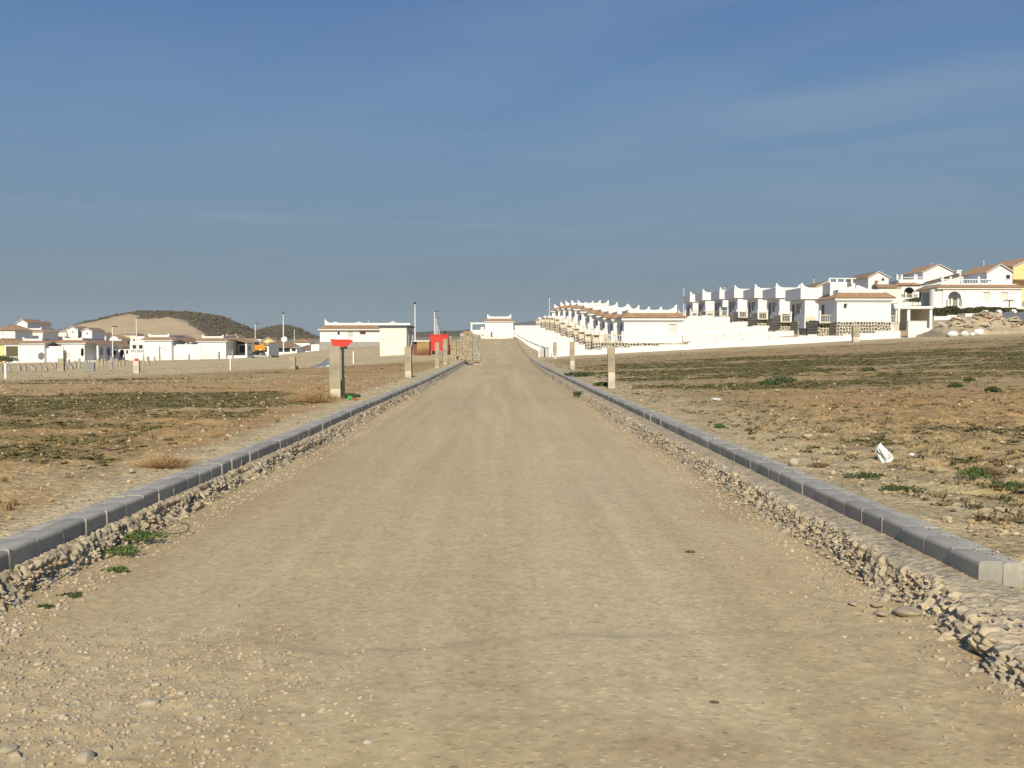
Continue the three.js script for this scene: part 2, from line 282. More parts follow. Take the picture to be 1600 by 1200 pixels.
// the unsurfaced road
const ridge = x => 5.62 + 0.06 * x + 0.12 * Math.sin(x * 1.7) + (x < -0.9 ? -0.35 * (x + 0.9) * 1.6 : 0);
function roadY(x, d) {
  let h = roadH(d) + 0.014 * fbm(x * 0.5, d * 0.22, 2) + 0.004 * fbm(x * 4, d * 2.5, 3);
  for (const [o, a, f] of [[0, 0.018, 1], [-0.85, 0.010, 2.3], [-1.25, 0.012, 3.1], [1.6, 0.006, 4.7]]) h += a * sst(0.09, -0.09, d - ridge(x + f - 1) - o - 0.07 * fbm(x * 3 + f, d, 3)) * clamp(0.6 + 0.9 * fbm(x * 1.1 + f * 7, 2, 2)) * sst(-1.9, -1.2, x) * sst(3, 1.6, x) * sst(3.2, 5.2 + Math.min(0, o), d);
  h -= 0.012 * (Math.exp(-(((x - 1.0) / 0.28) ** 2)) + Math.exp(-(((x + 0.9) / 0.28) ** 2)));
  h += 0.05 * sst(2.1, 2.9, Math.abs(x)) + 0.012 * fbm(x * 9, d * 9, 2) * clamp(sst(-0.7, -1.4, x) * sst(6.4, 5.2, d) + sst(1.6, 2.4, x) * sst(9, 6, d));
  return h;
}
{
  const ds = depths(2.2, 216, 1.006, 0.022), xs = []; for (let x = -3.25; x <= 3.2501; x += 0.036) xs.push(x);
  const geo = gridGeo(xs, ds, (x0, d) => {
    const w = x0 < 0 ? kerbL(d) : kerbR(d), x = x0 * (w + 0.12) / 3.25 * (d > 104 ? 1.04 : 1);
    const n1 = fbm(x * 0.45, d * 0.16, 4), n2 = fbm(x * 1.7 + 7, d * 0.8, 4), n3 = fbm(x * 0.9 + 3, d * 0.10, 3) * 0.8 + 0.3 * fbm(x * 0.4, d * 0.6, 2), nf = fbm(x * 14, d * 14, 2);
    const streak = fbm(x * 7 + 0.4 * n1, d * 0.11, 3), wide = fbm(x * 1.3 + 0.8 * fbm(d * 0.05, 3, 2), d * 0.06, 3);
    let tr = 0; for (const [a, b, cc, w] of [[0.72, 0.012, 0.10, 0.16], [-0.86, -0.010, 0.12, 0.16], [1.28, -0.004, 0.16, 0.12], [-0.32, 0.014, 0.14, 0.12], [-1.9, 0.045, 0.2, 0.1], [0.2, -0.03, 0.2, 0.09]]) tr += Math.exp(-(((x - a - b * d - cc * Math.sin(d * 0.13 + a * 4)) / w) ** 2));
    let c = mix3(TAN, PALE, clamp(0.36 + 0.85 * wide + 0.6 * n1 + 0.25 * streak + 0.28 * Math.min(1, tr)));
    c = mix3(c, CLAY, clamp(0.55 * sst(0.9, 2.7, Math.abs(x) + 0.7 * n1) + 0.35 * n2) * 0.8);                // warmer clay towards the edges
    c = mix3(c, GREYS, clamp(n3 * 1.0) * 0.35);
    c = mix3(c, DKBR, 0.6 * clamp(sst(2.0, 2.7, Math.abs(x) + 0.5 * n2) * (0.5 + n1) * sst(40, 14, d)) + 0.6 * clamp(sst(-0.5, -1.6, x) * sst(7.2, 5.2, d) * (0.4 + 1.3 * n2)) + 0.8 * bump2(x, d, 1.25, 4.1, 0.9, 0.22) * (0.7 + n2));
    const k = 1 + 0.03 * n2 + 0.05 * nf + 0.05 * streak;
    return [x, roadY(x, d), -d, c[0] * k, c[1] * k, c[2] * k];
  });
  struct('dirt_road', geo, M.soilRoad);
}
// rough concrete bedding that squeezes out under the kerbs
function bedding(side, d0, d1, w0) {
  const ds = []; let d = d0; while (d < d1) { ds.push(d); d += Math.max(0.011, d * 0.0017); }
  const ts = []; for (let i = 0; i <= 64; i++) ts.push(i / 64);
  const sg = side === 'L' ? -1 : 1, bil = (a, b) => 1 - 2 * Math.abs(vn(a, b));
  const geo = gridGeo(ts, ds, (t, dd) => {
    const k = side === 'L' ? kerbL(dd) : kerbR(dd), end = side === 'R' ? sst(6.3, 5.0, dd) : 0, fade = sst(95, 20, dd) * 0.6 + 0.4;
    const w = Math.max(0.015, w0 * fade + (0.05 * fbm(dd * 1.6, sg * 3, 2) + 0.055 * fbm(dd * 6, sg * 9, 3)) * fade + end * 0.14);
    const top = 0.222 - end * 0.06, edgeY = top - 0.025;
    let e, y, amp, arc, nx, ny;
    if (t < 0.35) { const q = t / 0.35; e = k + 0.05 - (w + 0.05) * q + end * 0.5 * (1 - q); y = mix(top, edgeY, q * q); arc = (w + 0.05) * q; amp = side === 'R' ? 0.10 + 0.9 * sst(0.72, 1, q + 0.15 * fbm(dd * 3, 7, 2)) : 0.3 + 0.7 * q; amp = mix(amp, 1, end * 0.8); nx = 0.25 * q; ny = 0.9; }
    else if (t < 0.72) { const q = (t - 0.35) / 0.37; e = k - w - (0.10 + 0.05 * vn(dd * 2.1, 5)) * q; y = mix(edgeY, 0.04, Math.pow(q, 0.85)); arc = w + 0.05 + 0.2 * q; amp = 1; nx = 0.9; ny = 0.35; }
    else { const q = (t - 0.72) / 0.28; e = k - w - 0.10 - 0.05 * vn(dd * 2.1, 5) - 0.24 * q; y = 0.04 - 0.075 * Math.pow(q, 0.8); arc = w + 0.25 + 0.24 * q; amp = 1 - 0.8 * q; nx = 0.35; ny = 0.8; }
    const n1 = bil(dd * 8 + 3, arc * 8), n2 = bil(dd * 19 + 9, arc * 19 + 4), n3 = bil(dd * 33, arc * 33 + 7), cut = sst(0.3, 0.0, Math.abs(vn(dd * 5.3 + 40, arc * 2.2)));
    const disp = amp * fade * (0.012 * n1 + 0.018 * n2 + 0.015 * n3 - 0.006 - (side === 'L' ? 0.07 : 0.045) * cut * sst(0.3, 0.42, t) * sst(0.95, 0.7, t));
    e -= disp * nx; y += disp * ny;
    const n = fbm(dd * 2.5, arc * 9, 3), c = mix3(mix3([0.44, 0.375, 0.26], [0.52, 0.435, 0.29], clamp(0.5 + n)), [0.46, 0.35, 0.205], clamp(fbm(dd * 0.9, arc * 5, 2) + sst(0.8, 1, t) * 0.7) * 0.7);
    const kk = 0.95 + 0.1 * n3;
    return [sg * Math.min(e, k + 0.6), y + roadH(dd), -dd, c[0] * kk, c[1] * kk, c[2] * kk, dd, arc];
  });
  return struct('kerb_bedding', geo, M.crust);
}
bedding('L', 3.0, 112, 0.07); bedding('R', 3.8, 101, 0.26);

// ---------------------------------------------------------------- kerbs: a front course with rounded nose and a narrow back course
function kerbStone(w, h, r, len, sg) {
  const s = new THREE.Shape(); s.moveTo(0, 0); s.lineTo(sg * w, 0); s.lineTo(sg * w, h - 0.006); s.lineTo(sg * (w - 0.006), h); s.lineTo(sg * r, h); s.quadraticCurveTo(sg * 0.15 * r, h - 0.15 * r, 0, h - r); s.lineTo(0, 0);
  return boxUV(new THREE.ExtrudeGeometry(s, { depth: len, bevelEnabled: false, curveSegments: 4 }));
}
function kerb(side, d0, d1, label) {
  const root = new THREE.Group(); root.name = numbered('kerb'); root.userData = { kind: 'structure', label }; scene.add(root);
  const sg = side === 'L' ? -1 : 1, kf = side === 'L' ? kerbL : kerbR, P = 0.4, r = rng(side === 'L' ? 5 : 6);
  const gF = kerbStone(0.148, 0.155, 0.026, P - 0.009, sg), gB = kerbStone(0.105, 0.15, 0.006, P - 0.011, sg), farF = [], farB = [], mort = [];
  const n = Math.floor((d1 - d0) / P), T = (x, y, z) => new THREE.Matrix4().makeTranslation(x, y, z);
  for (let i = 0; i < n; i++) {
    const d = d0 + i * P, k = kf(d + P / 2), sl = (kf(d + P) - kf(d)) / P, y = 0.185 + roadH(d) + (r() - 0.5) * 0.012;
    const m = T(sg * (k + (r() - 0.5) * 0.014), y, -d - P + 0.004).multiply(new THREE.Matrix4().makeRotationY(sg * -Math.atan(sl) + (r() - 0.5) * 0.022)).multiply(new THREE.Matrix4().makeRotationZ((r() - 0.5) * 0.035));
    const mb = T(sg * (k + 0.162 + r() * 0.005), y - 0.003 + (r() - 0.5) * 0.008, -d - P + (i ? 0.03 * r() : 0.004));
    if (i < 160) { const a = mesh('kerb_stone', gF, M.kerb[Math.floor(r() * 4)], root); m.decompose(a.position, a.quaternion, a.scale); } else farF.push(gF.clone().applyMatrix4(m));
    if (i < 120) { const b = mesh('backing_stone', gB, M.kerbBack[Math.floor(r() * 2)], root); mb.decompose(b.position, b.quaternion, b.scale); } else farB.push(gB.clone().applyMatrix4(mb));
    if (i) mort.push(bx(Math.min(sg * (k + 0.003), sg * (k + 0.13)), Math.max(sg * (k + 0.003), sg * (k + 0.13)), y - 0.02, y + (i % 3 === 1 || r() < 0.2 ? 0.151 : 0.11), -d - 0.012, -d + 0.008));
  }
  mort.push(bx(Math.min(sg * (kf(d0) + 0.147), sg * (kf(d0) + 0.168)), Math.max(sg * (kf(d0) + 0.147), sg * (kf(d0) + 0.168)), 0.17, 0.325, -d0 - 0.12, -d0 - 0.006));
  mesh('mortar', merge(mort), M.mortar, root);
  const a = mesh('kerb_stone', merge(farF), M.kerb[0], root); a.userData.kind = 'stuff';
  const b = mesh('backing_stone', merge(farB), M.kerbBack[0], root); b.userData.kind = 'stuff';
}
kerb('L', 2.6, 110.5, 'grey concrete kerb along the left edge of the dirt road');
kerb('R', 6.15, 101, 'grey concrete kerb along the right edge, ending at the near corner');

// ---------------------------------------------------------------- hills behind the town
function hill(name, label, profile, d, depthM, seed, bare) {
  const W = 170, us = [], vs = []; const p0 = profile[0][0], p1 = profile[profile.length - 1][0];
  for (let i = 0; i <= W; i++) us.push(p0 + (p1 - p0) * i / W); for (let j = 0; j <= 70; j++) vs.push(j / 70);
  const topY = px => { let i = 0; while (i < profile.length - 2 && px > profile[i + 1][0]) i++; const t = clamp((px - profile[i][0]) / (profile[i + 1][0] - profile[i][0])), s = t * t * (3 - 2 * t); return mix(profile[i][1], profile[i + 1][1], mix(t, s, 0.5)); };
  const pts = [];
  const geo = gridGeo(us, vs, (px, v) => {
    const x = ax(px, d), H = ay(topY(px), d) - 1, q = v < 0.72 ? v / 0.72 : 1 - (v - 0.72) / 0.28;
    const dd = d - depthM * 0.72 + depthM * v;
    const gul = fbm(x * 0.03 + seed, v * 4, 4), base = G(x, dd) - 3;
    const h = base + (H - base + 1) * Math.pow(Math.sin(q * Math.PI / 2), 1.15) + (0.1 * gul) * (H - base) * q * (1 - q) * 4 + 1.0 * fbm(x * 0.12, v * 22, 3) * (1 - q) ;
    const b = bare(px, Math.pow(Math.sin(q * Math.PI / 2), 1.15)) + 0.32 * fbm(x * 0.035, v * 5 + seed, 4) + 0.16 * fbm(x * 0.16, v * 24, 3);
    const t = sst(0.0, 0.12, b), n = fbm(x * 0.2, v * 40, 3);
    const c = mix3([0.105 + 0.035 * n, 0.085 + 0.02 * n, 0.045], [0.40 + 0.05 * n, 0.31 + 0.04 * n, 0.185], t);
    if (t < 0.5 && v < 0.8) pts.push([x, h, -dd]);
    return [x, h, -dd, c[0], c[1], c[2]];
  });
  const m = struct(name, geo, new THREE.MeshStandardMaterial({ vertexColors: true, roughness: 1, side: THREE.DoubleSide })); m.userData.label = label;
  return pts;
}
const scrubPts = [];
scrubPts.push(...hill('hill', 'bare tan hill with dark scrub on its crest behind the town', [[40, 537], [110, 524], [150, 515], [165, 505], [182, 497], [206, 492], [236, 488], [270, 488.5], [300, 489], [332, 493], [352, 497], [380, 510], [405, 519], [430, 528], [470, 538]], 560, 150, 3.1,
  (px, q) => { const lim = px < 150 ? 1.2 : px < 205 ? 0.76 : px < 216 ? mix(0.76, 0.97, (px - 205) / 11) : px < 240 ? 0.97 : px < 268 ? mix(0.97, 0.76, (px - 240) / 28) : px < 335 ? mix(0.76, 0.80, (px - 268) / 67) : mix(0.80, 0.45, (px - 335) / 65); return (lim - q) * 2.4; }));
scrubPts.push(...hill('hill', 'smaller scrub covered hill right of the bare one', [[385, 538], [405, 525], [425, 513], [446, 508.5], [466, 513], [485, 523], [503, 527], [530, 531], [570, 536]], 760, 170, 8.7,
  (px, q) => 0.16 - Math.abs(q - 0.66) * 1.5 - Math.abs(px - 452) * 0.007));
hill('hill', 'low dark wooded ridge behind the red container', [[590, 538], [630, 521], [655, 519], [685, 517], [710, 517], [735, 515], [765, 517], [800, 527], [830, 538]], 900, 160, 5.5, () => -1);
hill('hill', 'faint far mountain ridge beyond the lower row of houses', [[740, 540], [785, 512], [806, 505], [825, 502.5], [850, 501], [880, 506], [930, 518], [1000, 538]], 3600, 700, 2.2, () => -1);
{
  const r = rng(77), N = 7000, g = new THREE.IcosahedronGeometry(1, 1); const p = g.attributes.position; for (let i = 0; i < p.count; i++) { const q = 0.75 + 0.5 * hash(Math.round(p.getX(i) * 91), Math.round(p.getY(i) * 77 + p.getZ(i) * 31)); p.setXYZ(i, p.getX(i) * q, Math.max(-0.2, p.getY(i)) * q * 0.7, p.getZ(i) * q); } g.computeVertexNormals();
  const im = new THREE.InstancedMesh(g, M.leaf, N), m = new THREE.Matrix4(), c = new THREE.Color();
  for (let i = 0; i < N; i++) { const q = scrubPts[Math.floor(r() * scrubPts.length)], s = 0.35 + 0.8 * r() * r(); m.makeRotationY(r() * 6.28).scale(new THREE.Vector3(s, s * (0.7 + 0.5 * r()), s)).setPosition(q[0] + (r() - 0.5) * 4, q[1], q[2] + (r() - 0.5) * 3); im.setMatrixAt(i, m); const k = 0.6 + 0.7 * r(); im.setColorAt(i, c.setRGB(0.10 * k, 0.083 * k, 0.042 * k)); }
  im.name = 'hill_scrub'; im.userData = { kind: 'stuff', label: 'dark low scrub bushes covering the hill tops' }; sh(im); scene.add(im);
}

scene.fog = new THREE.FogExp2(new THREE.Color().setRGB(0.62, 0.70, 0.78), 0.0001);   // thin coastal haze

// ---------------------------------------------------------------- building pieces
// corrugated tile slope: eave from a to b, top edge from c (above a) to e (above b)
function tiles(a, b, c, e, pitch = 0.24) {
  const A = new THREE.Vector3(...a), B = new THREE.Vector3(...b), C = new THREE.Vector3(...c), E = new THREE.Vector3(...e), n = Math.max(6, Math.round(A.distanceTo(B) / pitch) * 4), rows = 4;
  const nor = B.clone().sub(A).cross(C.clone().sub(A)).normalize(); if (nor.y < 0) nor.negate();
  const pos = [], uv = [], idx = [], len = A.distanceTo(B), wid = A.distanceTo(C);
  for (let j = 0; j <= rows; j++) for (let i = 0; i <= n; i++) { const s = i / n, t = j / rows, p = A.clone().lerp(B, s).lerp(C.clone().lerp(E, s), t).addScaledVector(nor, 0.055 * Math.abs(Math.sin(i * Math.PI / 4)) + 0.02 * (1 - (j % 2)) + 0.012 * hash(i >> 2, j)); pos.push(p.x, p.y, p.z); uv.push(s * len + A.x, t * wid + A.z * 0.37); }
  for (let j = 0; j < rows; j++) for (let i = 0; i < n; i++) { const k = j * (n + 1) + i; idx.push(k, k + 1, k + n + 1, k + 1, k + n + 2, k + n + 1); }
  const g = new THREE.BufferGeometry(); g.setAttribute('position', new THREE.Float32BufferAttribute(pos, 3)); g.setAttribute('uv', new THREE.Float32BufferAttribute(uv, 2)); g.setIndex(idx); g.computeVertexNormals(); return g.toNonIndexed();
}
// skirt of tiles round a flat roof: walls x 0..w, z 0..-dep, eave at y
function skirt(w, dep, y, over = 0.38, inset = 0.62, rise = 0.62, x0 = 0, z0 = 0) {
  const o = over, i = inset, l = x0 - o, r = x0 + w + o, f = z0 + o, k = z0 - dep - o, L = x0 + i, R = x0 + w - i, Fz = z0 - i, K = z0 - dep + i, t = y + rise;
  return merge([tiles([l, y, f], [r, y, f], [L, t, Fz], [R, t, Fz]), tiles([r, y, f], [r, y, k], [R, t, Fz], [R, t, K]), tiles([r, y, k], [l, y, k], [R, t, K], [L, t, K]), tiles([l, y, k], [l, y, f], [L, t, K], [L, t, Fz]),
    bar([l, y + 0.05, f], [L, t + 0.05, Fz], 0.09, 6), bar([r, y + 0.05, f], [R, t + 0.05, Fz], 0.09, 6)]);
}
const hipRoof = (w, dep, y, rise, over = 0.35) => { const q = Math.min(w, dep) / 2; return merge([tiles([-over, y, over], [w + over, y, over], [q, y + rise, -q], [w - q, y + rise, -q]), tiles([w + over, y, over], [w + over, y, -dep - over], [w - q, y + rise, -q], [w - q, y + rise, -dep + q]), tiles([-over, y, -dep - over], [-over, y, over], [q, y + rise, -dep + q], [q, y + rise, -q]), tiles([w + over, y, -dep - over], [-over, y, -dep - over], [w - q, y + rise, -dep + q], [q, y + rise, -dep + q])]); };
const horn = (x, y, z, dir) => { const s = new THREE.Shape(); s.moveTo(0, 0); s.lineTo(0, 0.52); s.quadraticCurveTo(dir * 0.1, 0.62, dir * 0.2, 0.5); s.quadraticCurveTo(dir * 0.32, 0.12, dir * 0.95, 0); s.lineTo(0, 0); const g = boxUV(new THREE.ExtrudeGeometry(s, { depth: 0.22, bevelEnabled: false, curveSegments: 5 })); g.translate(x, y, z); return g; };
function balusterGeo(h) { return new THREE.LatheGeometry([[0.055, 0], [0.055, 0.06], [0.03, 0.1], [0.06, 0.3], [0.03, 0.62], [0.05, 0.7], [0.05, 0.74]].map(p => new THREE.Vector2(p[0], p[1] / 0.74 * h)), 7); }
function balustrade(a, b, h = 0.82, pitch = 0.24) {    // along the ground from a to b
  const A = new THREE.Vector3(...a), B = new THREE.Vector3(...b), L = A.distanceTo(B), n = Math.max(2, Math.round(L / pitch)), l = [], gb = balusterGeo(h - 0.2), an = Math.atan2(-(B.z - A.z), B.x - A.x);
  for (let i = 0; i < n; i++) { const p = A.clone().lerp(B, (i + 0.5) / n); l.push(boxUV(gb.clone()).translate(p.x, p.y + 0.09, p.z)); }
  for (const [y0, y1, w] of [[0, 0.09, 0.16], [h - 0.11, h, 0.19]]) { const g = bx(0, L, y0, y1, -w / 2, w / 2); g.rotateY(an); g.translate(A.x, A.y, A.z); l.push(g); }
  return merge(l);
}
function column(x, y, z, h, w = 0.22) { return merge([bx(x - w / 2, x + w / 2, y, y + h, z - w / 2, z + w / 2), bx(x - w / 2 - 0.05, x + w / 2 + 0.05, y + h - 0.08, y + h, z - w / 2 - 0.05, z + w / 2 + 0.05), new THREE.ConeGeometry(w * 0.55, 0.2, 8).translate(x, y + h + 0.1, z).toNonIndexed()].map(g => boxUV(g))); }
// wall panel in the xy plane with openings [x0,x1,y0,y1,arched]
function panel(x0, x1, y0, y1, holes, thick, z) {
  const s = new THREE.Shape(); s.moveTo(x0, y0); s.lineTo(x1, y0); s.lineTo(x1, y1); s.lineTo(x0, y1); s.lineTo(x0, y0);
  for (const [a, b, c, e, arch] of holes) { const h = new THREE.Path(); h.moveTo(a, c); h.lineTo(b, c); if (arch) { const r = (b - a) / 2; h.lineTo(b, e - r); h.absarc((a + b) / 2, e - r, r, 0, Math.PI, false); } else { h.lineTo(b, e); h.lineTo(a, e); } h.lineTo(a, c); s.holes.push(h); }
  const g = new THREE.ExtrudeGeometry(s, { depth: thick, bevelEnabled: false, curveSegments: 10 }); g.translate(0, 0, z - thick); return boxUV(g);
}
// a shell of walls with a real front opening set; interior stays empty and dark
function shell(w, dep, h, holes, t = 0.25) { return merge([panel(0, w, 0, h, holes, t, 0), bx(0, t, 0, h, -dep, -t), bx(w - t, w, 0, h, -dep, -t), bx(t, w - t, 0, h, -dep, -dep + t), bx(t, w - t, h - 0.12, h, -dep + t, -t), bx(t, w - t, 0, 0.1, -dep + t, -t)]); }
function windowIn(root, x0, x1, y0, y1, z, mat, kind = 'window') {
  const wn = mesh(kind, bx(x0, x1, y0, y1, z - 0.2, z - 0.16), mat, root);
  mesh('frame', merge([bx(x0, x1, y0, y0 + 0.05, z - 0.16, z - 0.12), bx(x0, x1, y1 - 0.05, y1, z - 0.16, z - 0.12), bx(x0, x0 + 0.05, y0 + 0.05, y1 - 0.05, z - 0.16, z - 0.12), bx(x1 - 0.05, x1, y0 + 0.05, y1 - 0.05, z - 0.16, z - 0.12)]), M.shutter, wn);
  mesh('sill', bx(x0 - 0.06, x1 + 0.06, y0 - 0.07, y0, z - 0.14, z + 0.06), M.white, wn);
  return wn;
}
function slats(root, x0, x1, y0, y1, z, mat = M.shutter) { const l = []; const n = Math.round((y1 - y0) / 0.12); for (let i = 0; i < n; i++) l.push(bx(x0, x1, y0 + i * 0.12, y0 + i * 0.12 + 0.105, z - 0.14, z - 0.11)); const m = mesh('roller_shutter', merge(l), mat, root); return m; }

const ORD = ['nearest', 'second', 'third', 'fourth', 'fifth', 'sixth', 'seventh', 'eighth', 'ninth', 'tenth', 'farthest'];

// ---------------------------------------------------------------- lower row on the right: single-storey houses with tile skirt and porch
const D0 = 112, P1 = 10.7, rowX = [14.1, 14.2, 14.35, 14.5, 14.3, 14.0, 13.75, 13.45, 13.15, 12.85, 12.2], rowFloor = [1.93, 2.13, 2.54, 3.14, 3.77, 4.45, 5.25, 5.75, 6.1, 6.35, 6.35];
function rowHouse() {
  const w = 6.4, dep = 6.2, h = 2.5, o = thing('row_house', '', 'house', [0, 0, 0], 0, 'lower row of white houses beside the road');
  mesh('wall', shell(w, dep, h, [[4.9, 5.8, 0.95, 2.05]]), M.white, o);
  const wn = mesh('window', bx(4.9, 5.8, 0.95, 2.05, -0.22, -0.2), M.glass, o); slats(wn, 4.9, 5.8, 0.95, 2.05, -0.02);
  mesh('cornice', merge([bx(-0.3, w + 0.3, h - 0.02, h + 0.2, -dep - 0.3, 0.3), bx(-0.16, w + 0.16, h - 0.14, h - 0.02, -dep - 0.16, 0.16)]), M.white, o);
  mesh('roof', skirt(w, dep, h + 0.2), M.tile, o);
  const ph = h + 0.72; mesh('parapet', merge([bx(0.5, w - 0.5, ph - 0.2, ph + 0.42, -0.72, -0.5), bx(0.5, w - 0.5, ph - 0.2, ph + 0.42, -dep + 0.5, -dep + 0.72), bx(0.5, 0.72, ph - 0.2, ph + 0.42, -dep + 0.72, -0.72), bx(w - 0.72, w - 0.5, ph - 0.2, ph + 0.42, -dep + 0.72, -0.72), bx(0.72, w - 0.72, ph - 0.25, ph - 0.1, -dep + 0.72, -0.72)]), M.white, o);
  for (const [x, dir] of [[0.5, 1], [w - 0.5, -1]]) mesh('corner_scroll', horn(x, ph + 0.42, -0.72, dir), M.white, o);
  const base = mesh('foundation', bx(-2.55, w + 0.02, -2.2, -0.003, -dep, 0.02), M.stone, o);
  mesh('coping', bx(-2.65, 0.0, 0, 0.09, -dep, 0.1), M.concPale, base);
  mesh('stone_pillar', bx(-3.5, -2.5, -2.2, 0.1, -1.2, 0.3), M.stone, o);
  const r = mesh('balustrade', balustrade([-2.45, 0.09, -0.05], [-0.1, 0.09, -0.05]), M.concPale, o); mesh('balustrade_return', balustrade([-2.5, 0.09, -dep], [-2.5, 0.09, -0.1]), M.concPale, o);
  for (const [x, z, hh] of [[-2.5, -0.05, 1.15], [-1.3, -0.05, 1.1], [-0.15, -0.05, 1.1], [-0.3, -3.4, 1.9], [-2.5, -3.2, 1.15], [-2.5, -dep, 1.3]]) mesh('porch_post', column(x, 0.09, z, hh), M.white, o);
  mesh('letter_niche', merge([bx(-3.45, -2.6, 0.1, 0.2, -1.1, 0.2), bx(-3.45, -3.3, 0.2, 0.85, -1.1, 0.2), bx(-2.75, -2.6, 0.2, 0.85, -1.1, 0.2), bx(-3.3, -2.75, 0.2, 0.85, -0.25, -0.1), bx(-3.5, -2.55, 0.85, 0.95, -1.15, 0.25)]), M.concPale, o);
  mesh('door', bx(-0.05, -0.001, 0.09, 2.15, -2.6, -1.7), M.brownShutter, o);
  return o;
}
const protoRow = rowHouse();
rowX.forEach((x, k) => { const p = [x, rowFloor[k], -(D0 + P1 * k)], l = k === 0 ? 'white single storey house nearest the field in the lower row, shuttered window in front' : `white tile-eaved house, ${ORD[k]} from the field in the lower row beside the road`; if (k === 0) { protoRow.position.set(...p); protoRow.userData.label = l; } else copy(protoRow, p, l); });

// garden walls running from the fence to each house of the lower row
const divTop = [1.5, 1.72, 2.05, 2.7, 3.0, 3.6, 4.1, 4.4, 4.95, 5.1, 5.1];
function gardenWall(x0, x1, d, top, low, label, steps, group, rise = 0.16) {
  const o = thing('garden_wall', label, 'wall', [x0, low, -d], 0, group), n = steps, L = x1 - x0;
  const pts = [[0, -1.2]]; for (let i = 0; i < n; i++) { const t = top - low - (n - 1 - i) * rise; pts.push([L * i / n, t], [L * (i + 1) / n, t]); } pts.push([L, -1.2]);
  mesh('wall', ext(pts, 0.2).translate(0, 0, -0.1), M.white, o);
  for (let i = 0; i < n; i++) { const t = top - low - (n - 1 - i) * rise; mesh('coping', bx(L * i / n + 0.0, L * (i + 1) / n - 0.01, t + 0.002, t + 0.06, -0.14, 0.14), M.white, o); }
  return o;
}
for (let k = 1; k < 11; k++) { const d = D0 + P1 * k - 1.4, x0 = mix(5.9, 3.9, (d - 108) / 107); gardenWall(x0, rowX[k] - 3.55, d, divTop[k], G(8, d) - 0.3, `stepped white garden wall left of the ${ORD[k]} house of the lower row`, 3, 'garden walls of the lower row', 0.1); }

// ---------------------------------------------------------------- upper row on the right: flat-roofed houses on stone basements
const upD = [124.6, 135.6, 146.6, 158.2, 168.4, 181.2, 193], upTop = [8.74, 9.37, 9.9, 10.44, 10.72, 11.1, 11.27];
function upperHouse() {
  const w = 6.3, dep = 6.4, o = thing('terrace_house', '', 'house', [0, 0, 0], 0, 'upper row of flat-roofed white houses');   // y = 0 at the floor
  mesh('wall', merge([bx(0.25, w, 0, 2.65, -dep, 0)]), M.white, o);
  mesh('roof_parapet', merge([bx(-0.35, w + 0.1, 2.66, 2.86, -dep, 0.25), bx(-0.35, w + 0.1, 2.86, 4.05, 0.05, 0.25), bx(-0.35, -0.15, 2.86, 4.05, -dep, 0.05), bx(w - 0.1, w + 0.1, 2.86, 4.05, -dep, 0.05), bx(-0.15, w - 0.1, 2.86, 4.05, -dep, -dep + 0.2)]), M.white, o);
  mesh('corner_scroll', horn(-0.3, 4.052, 0.0, 1), M.white, o); mesh('corner_scroll', horn(w, 4.052, 0.0, -1), M.white, o);
  const wn = mesh('window', bx(0.2, 0.245, 0.9, 2.2, -3.4, -1.6), M.glass, o); mesh('frame', merge([bx(0.17, 0.2, 0.85, 0.92, -3.45, -1.55), bx(0.17, 0.2, 2.18, 2.25, -3.45, -1.55), bx(0.17, 0.2, 0.92, 2.18, -3.45, -3.38), bx(0.17, 0.2, 0.92, 2.18, -1.62, -1.55)]), M.shutter, wn);
  mesh('door', bx(0.2, 0.248, 0.05, 2.2, -5.3, -4.3), M.brownShutter, o);
  const base = mesh('basement', bx(-0.6, w - 0.02, -3.4, -0.003, -dep, -0.03), M.stone, o);
  mesh('opening', bx(-1.9, -0.61, -2.4, -1.5, -3.2, -2.85), M.brownShutter, base);
  mesh('terrace_wall', ext([[0, -0.9], [4.3, -0.9], [4.3, 0.55], [3.2, 0.55], [3.2, 0.85], [0, 0.85]].map(p => [p[0], p[1]]), 0.2).rotateY(Math.PI / 2).translate(-0.45, 0.003, 2.2), M.white, o);
  mesh('terrace_floor', bx(-0.25, w - 0.1, -0.15, 0.0, 0.005, 2.0), M.concPale, o);
  mesh('terrace_base', bx(-0.25, w - 0.3, -3.3, -0.152, 0.0, 1.95), M.stone, o);
  mesh('stair', merge([0, 1, 2, 3, 4].map(i => bx(-0.22 + i * 0.02, 1.3, -0.14 - 0.0 + i * 0.14, i * 0.14 - 0.002, 1.2 - i * 0.25, 1.45 - i * 0.25))), M.concPale, o);
  mesh('porch_floor', bx(-1.95, -0.62, -0.12, 0, -dep, -2.6), M.concPale, o); mesh('porch_base', bx(-1.9, -0.62, -3.3, -0.122, -dep, -3.25), M.stone, o);
  mesh('balustrade', balustrade([-1.85, 0.0, -2.7], [-0.7, 0.0, -2.7]), M.concPale, o); mesh('balustrade_return', balustrade([-1.88, 0, -dep], [-1.88, 0, -2.8]), M.concPale, o);
  for (const x of [-1.88, -0.68]) mesh('porch_post', column(x, 0, -2.7, 1.15, 0.18), M.white, o);
  return o;
}
const protoUp = upperHouse();
upD.forEach((d, k) => { const x = ax([1250, 1211, 1178, 1146.5, 1123.5, 1097, 1077.6][k], d) + 0.3, p = [x, upTop[k] - 4.1, -d], l = `flat-roofed white house on stone basement, ${ORD[k + 1]} from the field in the upper row`; if (!k) { protoUp.position.set(...p); protoUp.userData.label = l; } else copy(protoUp, p, l); });
